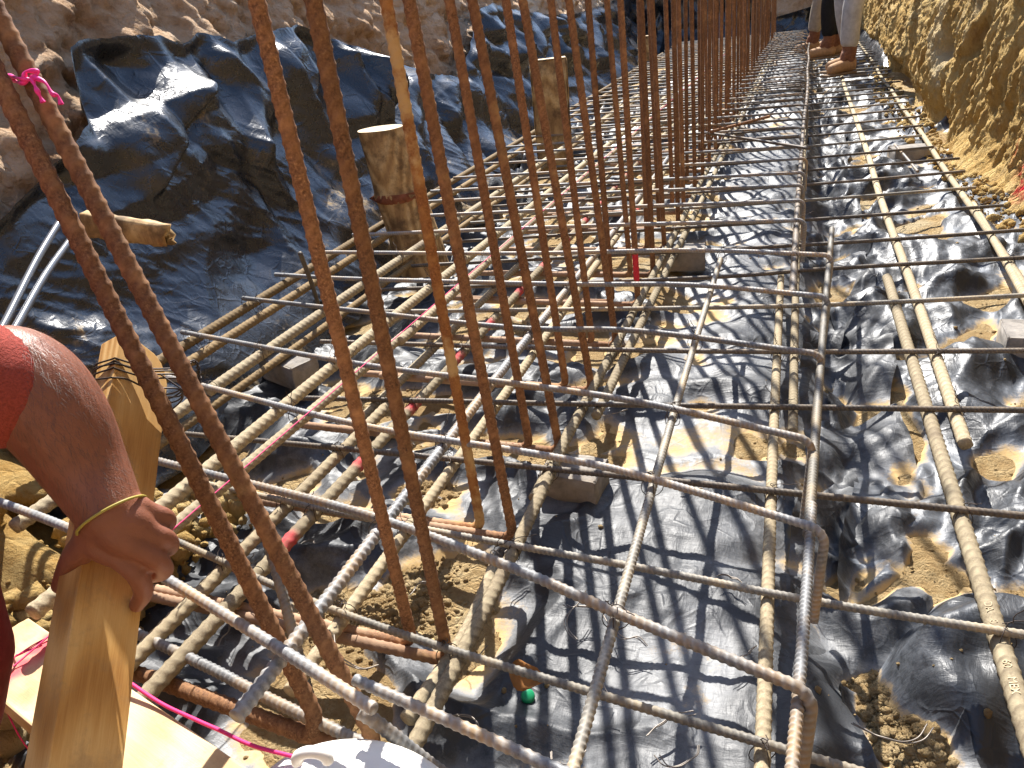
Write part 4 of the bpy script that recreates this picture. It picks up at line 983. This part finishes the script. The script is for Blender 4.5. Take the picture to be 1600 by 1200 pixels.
cord([n_up, n_up + (at(95, 985, .10) - n_up) * .5 + np.array([0, 0, .002]), at(100, 985, .10)], .0009, 'pink strings fanning from the nail on the plank', extra=(
    [n_up, at(92, 995, .095), at(110, 1000, .09)], [n_up, at(60, 1005, .1), at(108, 972, .11)], [n_up + np.array([.002, 0, 0]), at(-40, 1085, .10)], [n_up, at(15, 1052, .088), at(14, 1060, .087)],
    [n_up + np.array([0, .003, .001]), at(63, 1010, .097), at(64, 1007, .1), at(98, 990, .096)]))
cord([at(196, 1062, .10), at(250, 1098, .092), at(300, 1122, .094), at(345, 1142, .096), at(395, 1165, .097), at(470, 1185, .10)], .0023, 'thick pink cord sagging along the far edge of the plank', 'pink_rope')
cord([at(10, 1110, .06), at(30, 1150, .03), at(52, 1180, .0)], .001, 'pink string end hanging below the plank', 'string_line')

# white container with a moulded loop
wc_c = atd(552, 1318, .78); root = empty('white_container', wc_c)
prof = [(0.0, .060), (.045, .059), (.085, .054), (.112, .043), (.126, .026), (.131, .004), (.130, -.05), (.126, -.20)]
prof = catmull([(a, 0, b) for a, b in prof], 6); n = 56; th = np.arange(n) / n * 2 * np.pi
V = np.stack([prof[:, 0][:, None] * np.cos(th) * 1.05, prof[:, 0][:, None] * np.sin(th) * .8, np.broadcast_to(prof[:, 2][:, None], (len(prof), n))], -1)
obj('body', mesh_np('body', V[::-1], grid_quads(len(prof), n, True)), M['white'], root)
lp = atd(487, 1184, .76) - wc_c; t = np.linspace(-.15, np.pi + .15, 22)
ring = np.stack([lp[0] + .017 * np.cos(t) * .9, lp[1] + .017 * np.cos(t) * .3, lp[2] - .004 + .013 * np.sin(t)], 1)
obj('loop_handle', tube(ring, .0062, 12), M['white'], root)
tag(root, 'white plastic container with a moulded loop at the bottom edge', 'container')

# green cap, leaf
gp = at(823, 1080, -.088); n = 20; prof = [(.0, .0105), (.007, .0105), (.0095, .009), (.0105, .004), (.0105, 0)]
th = np.arange(n) / n * 2 * np.pi; V = np.array([[(r_ * math.cos(a), r_ * math.sin(a), z_) for a in th] for r_, z_ in prof[::-1]])
cap = obj('bottle_cap', mesh_np('bottle_cap', V, grid_quads(5, n, True), [np.arange(n)[::-1]]), M['green'], None, gp); cap.rotation_euler = (.5, .25, .4)
cap.location.z = surf(np.array([gp[0]]), np.array([gp[1]]))[0][0] + .004
tag(cap, 'small green plastic cap lying on the plastic', 'cap')
lp0 = at(820, 1055, -.03); ol = []
for i, t in enumerate(np.linspace(0, 1, 9)):
    wdt = .018 * math.sin(math.pi * min(t * 1.02, 1)) ** .7 + .001
    for s in (-1, -.5, 0, .5, 1): ol.append((-.025 + .055 * t, s * wdt + .003 * math.sin(t * 9), .006 * math.sin(t * 5) + .006 * s * s))
lf = obj('dry_leaf', mesh_np('dry_leaf', ol, grid_quads(9, 5)), M['leaf'], None, lp0); lf.rotation_euler = (.7, -.1, -.3)
lf.modifiers.new('thick', 'SOLIDIFY').thickness = .0008
tag(lf, 'brown dry leaf against the low bar above the green cap', 'leaf')

# loose offcuts of tie wire
rs = np.random.RandomState(21)
def loose_wire(px, py, seed, size, z, label):
    rs = np.random.RandomState(seed); p = at(px, py, z); a = rs.rand() * 6.28; pts = [np.zeros(3)]
    for k in range(5):
        a += rs.uniform(-.9, .9); pts.append(pts[-1] + np.array([math.cos(a) * size, math.sin(a) * size, rs.uniform(-.1, .25) * size]))
    P = catmull(pts, 8); P[:, 2] = np.abs(P[:, 2]); V, Q = merge([tube_vq(P, .0009, 5), tube_vq(P[::-1] * np.array([.9, 1.05, 1.3]) + np.array([.002, 0, .002]), .0009, 5)])
    tag(obj('loose_wire', mesh_np('loose_wire', V, Q), M['wire_pale'], None, p), label, 'wire', 'loose wire offcuts')
M['wire_pale'] = simple('grey_tie_wire', (0.24, 0.21, 0.18), 0.5, 0.4, metal=0.5)
for k, (px, py, sz, lab) in enumerate(((590, 1040, .02, 'springy tie wire tails beside the second leaning upright'), (1010, 1010, .02, 'loose tie wire on the plastic right of the grey bar'), (860, 1175, .014, 'curled tie wire at the bottom edge'),
        (215, 955, .016, 'loose tie wire tangle right of the stake'), (545, 660, .018, 'loose wire on the sand behind the first uprights'), (900, 1000, .02, 'thin wire loop on sandy plastic near the nearest hook'),
        (1090, 1165, .016, 'thin wire on the plastic left of the tan pair'), (1330, 1130, .022, 'long thin wires on wet sand beside the near hook'), (690, 780, .016, 'short wires by the fallen clay lump'))):
    loose_wire(px, py, k + 30, sz, -.06 if k != 0 else .05, lab)

for k in range(16):
    loose_wire(*[(640, 930), (760, 1010), (700, 1120), (930, 950), (960, 1100), (1120, 900), (1060, 760), (980, 640), (470, 850), (420, 790), (620, 700), (500, 940), (1010, 1150), (1180, 1010), (340, 1010), (820, 860)][k], k + 60, .009 + .008 * ((k * 7) % 5) / 5, -.055, 'short loose wire offcut lying on the dusty plastic')
# ------------------------------------------------------------------ pine stake, wiring
sw, st_ = 0.074, 0.032
tA, tB = atd(214, 548, .925), atd(112, 1235, .655)          # axis of the stake, top to bottom
ax = tB - tA; SL = np.linalg.norm(ax); ax /= SL
view = (tA + tB) / 2 - EYE; view /= np.linalg.norm(view)
side = np.cross(view, ax); side /= np.linalg.norm(side)      # across the picture
if side @ RW[:, 0] < 0: side = -side
nrm = np.cross(ax, side)
if nrm @ view > 0: nrm = -nrm
a_ = math.radians(36); s2 = side * math.cos(a_) + nrm * math.sin(a_) * -1; n2 = nrm * math.cos(a_) + side * math.sin(a_)
# outline of the wide face: top corner cut off, other end square
outl = [(-.5 * sw, .004), (-.15 * sw, 0.0), (.2 * sw, .005), (.38 * sw, .016), (.5 * sw, .040)]
n = 40; rows = []
for t in np.linspace(0, 1, n):
    row = []
    for k in range(13):
        xx = -.5 * sw + sw * k / 12; top = np.interp(xx, [o_[0] for o_ in outl], [o_[1] for o_ in outl]); ll = top + (SL - top) * t ** 1.4
        row.append((xx, ll))
    rows.append(row)
rows = np.array(rows); rs = np.random.RandomState(2)
front = np.stack([rows[..., 0], np.full(rows.shape[:2], st_ / 2), rows[..., 1]], -1); back = front.copy(); back[..., 1] = -st_ / 2
Vf = np.concatenate([front.reshape(-1, 3), back.reshape(-1, 3)]); nf = n * 13
q1 = grid_quads(n, 13); Q = [q1, q1[:, ::-1] + nf]
def rim(ids):
    ids = np.array(ids); return np.stack([ids[:-1], ids[1:], ids[1:] + nf, ids[:-1] + nf], 1)
top_i = list(range(13)); bot_i = list((n - 1) * 13 + np.arange(13)); lef = list(np.arange(n) * 13); rig = list(np.arange(n) * 13 + 12)
Q += [rim(top_i)[:, ::-1], rim(bot_i), rim(lef), rim(rig)[:, ::-1]]
me = mesh_np('pine_stake', Vf, np.vstack(Q), smooth=False)
stake = obj('pine_stake', me, M['wood'])
mw = Matrix(((s2[0], n2[0], ax[0], tA[0]), (s2[1], n2[1], ax[1], tA[1]), (s2[2], n2[2], ax[2], tA[2]), (0, 0, 0, 1))); stake.matrix_world = mw
bv = stake.modifiers.new('soft', 'BEVEL'); bv.width = .0022; bv.segments = 2; bv.limit_method = 'ANGLE'
tag(stake, 'pine stake with a chamfered top held by the bare hand', 'stake')
def onst(x, y, l): return np.array(mw @ Vector((x, y, l)))
parts = []
rs = np.random.RandomState(3)
for k, l0 in enumerate((.040, .044, .050, .055, .060)):       # wraps round stake and leaning bar
    dl = rs.uniform(-.012, .012)
    loop = [onst(-.52 * sw, st_ * .5, l0 + dl), onst(-.52 * sw, -st_ * .55, l0), onst(.2 * sw, -st_ * .6, l0 - dl), onst(.62 * sw, -st_ * .1, l0 + dl), onst(.66 * sw, st_ * .9, l0 + .004), onst(.35 * sw, st_ * 1.55, l0 - .002 + dl), onst(.0, st_ * .9, l0 + dl), onst(-.3 * sw, st_ * .62, l0 + dl * .5), onst(-.52 * sw, st_ * .5, l0 + dl)]
    parts.append(tube_vq(catmull(loop, 8), .0011, 6))
tw_c = [onst(.42 * sw, st_ * 1.5, .028), onst(.62 * sw, st_ * 1.6, .016), onst(.82 * sw, st_ * 1.4, .030), onst(.84 * sw, st_ * 1.3, .050)]
P = catmull(tw_c, 14); T, N, B = frames(P); phs = np.linspace(0, 34, len(P))
for k in (0, np.pi): parts.append(tube_vq(P + .0016 * (np.cos(phs + k)[:, None] * N + np.sin(phs + k)[:, None] * B), .0011, 6))
parts.append(tube_vq(catmull([onst(.1 * sw, st_ * 1.2, .05), onst(.5 * sw, st_ * 1.75, .075), onst(1.0 * sw, st_ * 1.6, .10), onst(1.2 * sw, st_ * 1.5, .118)], 8), .0011, 6))
parts.append(tube_vq(catmull([onst(.5 * sw, st_ * 1.5, .062), onst(.8 * sw, st_ * 1.6, .056), onst(1.05 * sw, st_ * 1.5, .052)], 8), .0011, 6))
V, Q = merge(parts); tag(obj('binding_wire', mesh_np('binding_wire', V, Q), M['wire']), 'twisted binding wire lashing the pine stake to the leaning bar', 'wire')

# pink ribbon knotted on the second leaning upright
ld = (atd(245, 500, .865) - L2b); ld /= np.linalg.norm(ld)
for s_k in np.linspace(.3, 1.4, 600):
    k0 = L2b + ld * s_k; c_ = RW.T @ (k0 - EYE)
    if c_[1] / c_[2] * F_PX + 600 < 128: break
kx = c_[0] / c_[2] * F_PX + 800; kd = c_[2]
def rp(px, py, d_): return atd(px - 58 + kx, py, d_ - .862 + kd - .017)
rib = [[rp(20, 118, .90), rp(34, 122, .868), rp(50, 124, .862), rp(62, 122, .866)], [rp(22, 122, .90), rp(40, 130, .868), rp(60, 120, .863)],
       [rp(56, 122, .862), rp(64, 140, .855), rp(74, 160, .858)], [rp(56, 120, .862), rp(76, 128, .852), rp(88, 146, .852), rp(97, 150, .855), rp(102, 163, .857)], [rp(44, 124, .863), rp(48, 112, .86), rp(66, 112, .858), rp(60, 122, .86)]]
V, Q = merge([tube_vq(catmull(np.array(p) - k0, 10), .0022, 7, lambda t: 1 + .35 * math.sin(t * 14)) for p in rib])
tag(obj('pink_ribbon', mesh_np('pink_ribbon', V, Q), M['ribbon'], None, k0), 'bright pink ribbon knotted round the leaning upright', 'ribbon')

# ------------------------------------------------------------------ people
def skin_obj(name, chains, mat, parent=None, voxel=.006, sub=1, smooth_it=0, loc=(0, 0, 0)):
    """chains of (point, radius): swept, closed with round ends and fused into one continuous surface"""
    Vs, Qs, Ng, off = [], [], [], 0
    for ch in chains:
        P = np.array([c[0] for c in ch], float); R_ = np.array([c[1] for c in ch], float)
        A = catmull(np.column_stack([P, R_]), 7); A[:, 3] = np.maximum(A[:, 3], R_.min() * .9)
        d0 = A[0, :3] - A[1, :3]; d0 /= np.linalg.norm(d0); d1 = A[-1, :3] - A[-2, :3]; d1 /= np.linalg.norm(d1)
        pre = [np.append(A[0, :3] + d0 * A[0, 3] * math.sin(q), A[0, 3] * max(math.cos(q), .08)) for q in (1.5, 1.1, .7, .35)]
        post = [np.append(A[-1, :3] + d1 * A[-1, 3] * math.sin(q), A[-1, 3] * max(math.cos(q), .08)) for q in (.35, .7, 1.1, 1.5)]
        A = np.vstack([pre, A, post]); T, N, B = frames(A[:, :3]); n = 18; th = np.arange(n) / n * 2 * np.pi
        V = A[:, None, :3] + A[:, 3][:, None, None] * (np.cos(th)[None, :, None] * N[:, None] + np.sin(th)[None, :, None] * B[:, None])
        Vs.append(V.reshape(-1, 3)); Qs.append(grid_quads(len(A), n, True) + off); Ng += [off + np.arange(n)[::-1], off + (len(A) - 1) * n + np.arange(n)]; off += len(A) * n
    me = mesh_np(name, np.vstack(Vs), np.vstack(Qs), Ng); o = obj(name, me, mat, parent)
    rm = o.modifiers.new('remesh', 'REMESH'); rm.mode = 'VOXEL'; rm.voxel_size = voxel; rm.use_smooth_shade = True
    if smooth_it:
        sm = o.modifiers.new('smooth', 'SMOOTH'); sm.iterations = smooth_it; sm.factor = .5
    dg = bpy.context.evaluated_depsgraph_get(); dg.update()
    me2 = bpy.data.meshes.new_from_object(o.evaluated_get(dg)); me2.name = name; o.modifiers.clear(); o.data = me2
    me2.polygons.foreach_set('use_smooth', np.ones(len(me2.polygons), bool))
    if len(me2.materials) == 0: me2.materials.append(mat)
    return o

# the man holding the stake: right arm enters the picture from the left
man = empty('person', (-1.0, .1, -.1)); MI = Vector(man.location)
def mp(px, py, d_): return tuple(atd(px, py, d_) - np.array(MI))
def wp(x, y, z): return (x - MI.x, y - MI.y, z - MI.z)
wr = mp(172, 800, .725); el = mp(-45, 585, .70); sh = wp(-1.02, .02, .66)
arm = [(sh, .055), (mp(-220, 572, .63), .050), (el, .045), (mp(28, 592, .712), .050), (mp(86, 653, .722), .0485), (mp(134, 733, .73), .0395), (wr, .031)]
def f(*a): return [(mp(px, py, d_), r_) for px, py, d_, r_ in a]
palm = [[(wr, .031)] + f((158, 845, .728, .019), (190, 872, .728, .0125)), [(wr, .031)] + f((190, 835, .722, .021), (222, 858, .726, .0125)),
        [(wr, .031)] + f((205, 815, .724, .020), (232, 830, .730, .012)), [(wr, .031)] + f((208, 795, .730, .017), (232, 800, .738, .011))]
index_f = f((190, 872, .728, .0125), (214, 897, .732, .0108), (224, 925, .745, .0096), (214, 945, .758, .0080))
mid_f = f((222, 858, .726, .0118), (250, 878, .736, .0098), (254, 894, .770, .0090), (215, 902, .800, .0085))
ring_f = f((232, 830, .730, .0114), (262, 844, .744, .0096), (261, 858, .785, .0088), (215, 868, .81, .0082))
pink_f = f((232, 800, .738, .0105), (260, 809, .752, .0088), (258, 822, .79, .0080), (220, 835, .81, .0075))
thumb = [(wr, .031)] + f((140, 845, .730, .017), (118, 870, .738, .0135), (104, 895, .750, .0110), (94, 915, .762, .0088))
torso = [(sh, .055), (wp(-1.14, -.06, .66), .09), (wp(-1.20, -.16, .62), .12), (wp(-1.26, -.30, .46), .13), (wp(-1.28, -.40, .30), .14)]
neck = [(wp(-1.20, -.14, .64), .10), (wp(-1.14, -.08, .80), .055), (wp(-1.09, -.04, .90), .082), (wp(-1.06, -.01, .97), .085)]
larm = [(wp(-1.20, -.16, .62), .12), (wp(-1.38, -.12, .62), .055), (wp(-1.46, .02, .42), .046), (wp(-1.40, .16, .24), .036), (wp(-1.38, .22, .20), .03)]
knee = mp(-216, 950, .64); kw = np.array(knee) + np.array(MI)
legs = [[(wp(-1.28, -.40, .30), .14), (wp(-1.16, -.20, .30), .09), (knee, .062), (wp(kw[0] - .05, kw[1] - .14, .10), .050), (wp(kw[0] - .08, kw[1] - .20, -.05), .040), (wp(kw[0] - .02, kw[1] - .10, -.07), .036)],
        [(wp(-1.28, -.40, .30), .14), (wp(-1.42, -.24, .30), .09), (wp(-1.40, .02, .30), .064), (wp(-1.44, -.14, .10), .050), (wp(-1.48, -.20, -.05), .040), (wp(-1.42, -.08, -.07), .036)]]
body = skin_obj('body', [arm] + palm + [index_f, mid_f, ring_f, pink_f, thumb, torso, neck, larm] + legs, M['skin'], man, voxel=.0026, sub=2, smooth_it=2)
skin_obj('shirt', [[(mp(5, 606, .706), .0595), (mp(-80, 596, .69), .061), (mp(-240, 575, .62), .066), (sh, .078), (wp(-1.14, -.06, .66), .115), (wp(-1.20, -.16, .62), .145), (wp(-1.26, -.30, .46), .155), (wp(-1.28, -.40, .32), .155)],
                   [(wp(-1.20, -.16, .62), .145), (wp(-1.38, -.12, .62), .08), (wp(-1.44, -.02, .48), .07)]], M['shirt'], man, voxel=.007, sub=2, smooth_it=3)
skin_obj('trousers', [[(p, r_ + .022) for p, r_ in legs[0][:5]], [(p, r_ + .022) for p, r_ in legs[1][:5]]], M['maroon'], man, voxel=.008, sub=2, smooth_it=3)
for q in [(lg[4][0], lg[5][0]) for lg in legs]:
    skin_obj('boot', [[((q[0][0], q[0][1], q[0][2] + .08), .05), (q[0], .048), (((q[0][0] + q[1][0]) / 2, (q[0][1] + q[1][1]) / 2, q[1][2] + .01), .048), (q[1], .042)]], M['boot'], man, voxel=.008, sub=2)
skin_obj('cap', [[(wp(-1.08, -.03, 1.0), .088), (wp(-1.06, -.01, 1.02), .08)], [(wp(-1.07, -.02, .99), .05), (wp(-.98, .08, .965), .035)]], M['maroon'], man, voxel=.008, sub=2)
# wrist band
wv = np.array(mp(132, 735, .73)); w2 = np.array(wr); dv = (w2 - wv); dv /= np.linalg.norm(dv); cc = w2 + dv * .004
e1 = np.cross(dv, [0, 0, 1.0]); e1 /= np.linalg.norm(e1); e2 = np.cross(dv, e1); t = np.linspace(0, 2 * np.pi, 41)
obj('wrist_band', tube(cc + .0335 * np.cos(t)[:, None] * e1 + .0335 * np.sin(t)[:, None] * e2, .0014, 8), M['band'], man)
# hairs on the forearm
co = np.array([v.co[:] for v in body.data.vertices]); no = np.array([v.normal[:] for v in body.data.vertices])
axA, axB = np.array(mp(-20, 550, .70)), np.array(wr); ad = axB - axA; AL = np.linalg.norm(ad); ad /= AL
u = (co - axA) @ ad; dr = np.linalg.norm(co - axA - u[:, None] * ad, axis=1); ids = np.where((u > -.02) & (u < AL - .01) & (dr < .065))[0]
rs = np.random.RandomState(8); ids = rs.choice(ids, min(2600, len(ids)), replace=False); parts = []
for i in ids:
    n_ = no[i]; tdir = ad - n_ * (ad @ n_); tdir /= np.linalg.norm(tdir) + 1e-9; sd_ = np.cross(n_, tdir); L_ = rs.uniform(.006, .013); g = tdir * .9 + sd_ * rs.uniform(-.6, .3)
    p = co[i]; a1 = p + (g + n_ * .45) * L_ * .5; a2 = p + (g * 1.0 + n_ * .30) * L_; wv_ = sd_ * .00014
    parts.append((np.array([p - wv_, p + wv_, a1 - wv_ * .8, a1 + wv_ * .8, a2 - wv_ * .3, a2 + wv_ * .3]), np.array([[0, 1, 3, 2], [2, 3, 5, 4]])))
V, Q = merge(parts); tag(obj('arm_hair', mesh_np('arm_hair', V, Q), M['hairs'], man), None, None, None, 'stuff')
tag(man, 'man in a coral red shirt and yellow wrist band gripping the stake', 'person')

# far workers
def worker(loc, rot, trousers, shirt, label, lean=0.0, bend=0.0, stride=.12, gloves=False):
    root = empty('person', loc); root.rotation_euler = (0, 0, rot)
    hip = (0, 0, .92); fw = bend
    che = (0 + .30 * fw, 0, 1.38 - .22 * fw); nk = (.36 * fw, 0, 1.50 - .26 * fw); hd = (.44 * fw + .01, 0, 1.64 - .32 * fw)
    legsL = [[(hip, .13), (s_ * .09 * 0 + lean * s_ * .1 + .02, s_ * .095, .86)] for s_ in (1, -1)]
    def leg(s_):
        sx = stride * s_
        return [(hip, .12), ((sx * .15, s_ * .09, .80), .092), ((sx * .55 + .03, s_ * .10, .50), .066), ((sx * .95 - .01, s_ * .10, .26), .058), ((sx - .02, s_ * .10, .10), .044), ((sx + .09, s_ * .11, .045), .036)]
    def armc(s_):
        return [(che, .12), ((che[0], s_ * .20, che[2] + .05), .058), ((che[0] + .06, s_ * .25, che[2] - .24), .044), ((che[0] + .24, s_ * .17, che[2] - .40), .036), ((che[0] + .32, s_ * .13, che[2] - .44), .034)]
    skin_obj('body', [leg(1), leg(-1), [(hip, .12), ((.15 * fw, 0, 1.12), .115), (che, .12), (nk, .056), (hd, .088), ((hd[0], 0, hd[2] + .08), .085)], armc(1), armc(-1)], M['skin'], root, voxel=.014, sub=2, smooth_it=2)
    skin_obj('trousers', [[(p, r_ + .016) for p, r_ in leg(s_)[:4]] + [((leg(s_)[4][0][0], leg(s_)[4][0][1], .245), .062)] for s_ in (1, -1)], trousers, root, voxel=.012, sub=2, smooth_it=2)
    skin_obj('shirt', [[((hip[0], 0, .98), .135), ((.15 * fw, 0, 1.12), .135), (che, .145)], [(p, r_ + .016) for p, r_ in armc(1)[:3]], [(p, r_ + .016) for p, r_ in armc(-1)[:3]]], shirt, root, voxel=.014, sub=2, smooth_it=2)
    for s_ in (1, -1):
        sx = stride * s_
        skin_obj('boot', [[((sx - .045, s_ * .10, .062), .050), ((sx + .02, s_ * .105, .066), .052), ((sx + .10, s_ * .11, .060), .050), ((sx + .165, s_ * .115, .052), .047)], [((sx - .03, s_ * .10, .06), .05), ((sx - .015, s_ * .10, .13), .052)]], M['boot'], root, voxel=.008, smooth_it=1)
        skin_obj('boot_shaft', [[((sx - .015, s_ * .10, .115), .055), ((sx - .02, s_ * .10, .17), .059), ((sx - .02, s_ * .10, .215), .060)], [((sx + .045, s_ * .105, .105), .030), ((sx + .02, s_ * .10, .15), .040)]], M['boot_dark'], root, voxel=.008, smooth_it=1)
        me = box_mesh('boot_sole', .32, .10, .022, .008); so_ = obj('boot_sole', me, M['sole'], root, (sx + .085, s_ * .109, .008)); so_.rotation_euler = (0, 0, s_ * .04)
        if gloves:
            e = armc(s_)[-1][0]; skin_obj('glove', [[(e, .045), ((e[0] + .07, e[1] * .9, e[2] - .03), .042), ((e[0] + .12, e[1] * .85, e[2] - .05), .026)], [(e, .04), ((e[0] + .05, e[1] * .6, e[2] + .02), .016)]], M['glove'], root, voxel=.008, sub=2)
    skin_obj('hard_hat', [[((hd[0], 0, hd[2] + .06), .11), ((hd[0], 0, hd[2] + .12), .09)], [((hd[0] + .02, 0, hd[2] + .05), .07), ((hd[0] + .16, 0, hd[2] + .04), .04)]], M['hat'], root, voxel=.012, sub=2)
    return tag(root, label, 'person')
worker((.335, 7.60, .03), math.radians(222), M['grey_cloth'], M['navy_cloth'], 'worker in light grey trousers and tan boots by the right bank', stride=.10)
worker((.235, 9.20, .03), math.radians(190), M['black_cloth'], M['black_cloth'], 'worker in black trousers behind the grey trousered one', stride=.06)
worker((.19, 10.1, .03), math.radians(200), M['beige_cloth'], M['grey_cloth'], 'worker in beige trousers bending at the far end, wearing pale gloves', bend=.9, stride=.18, gloves=True)
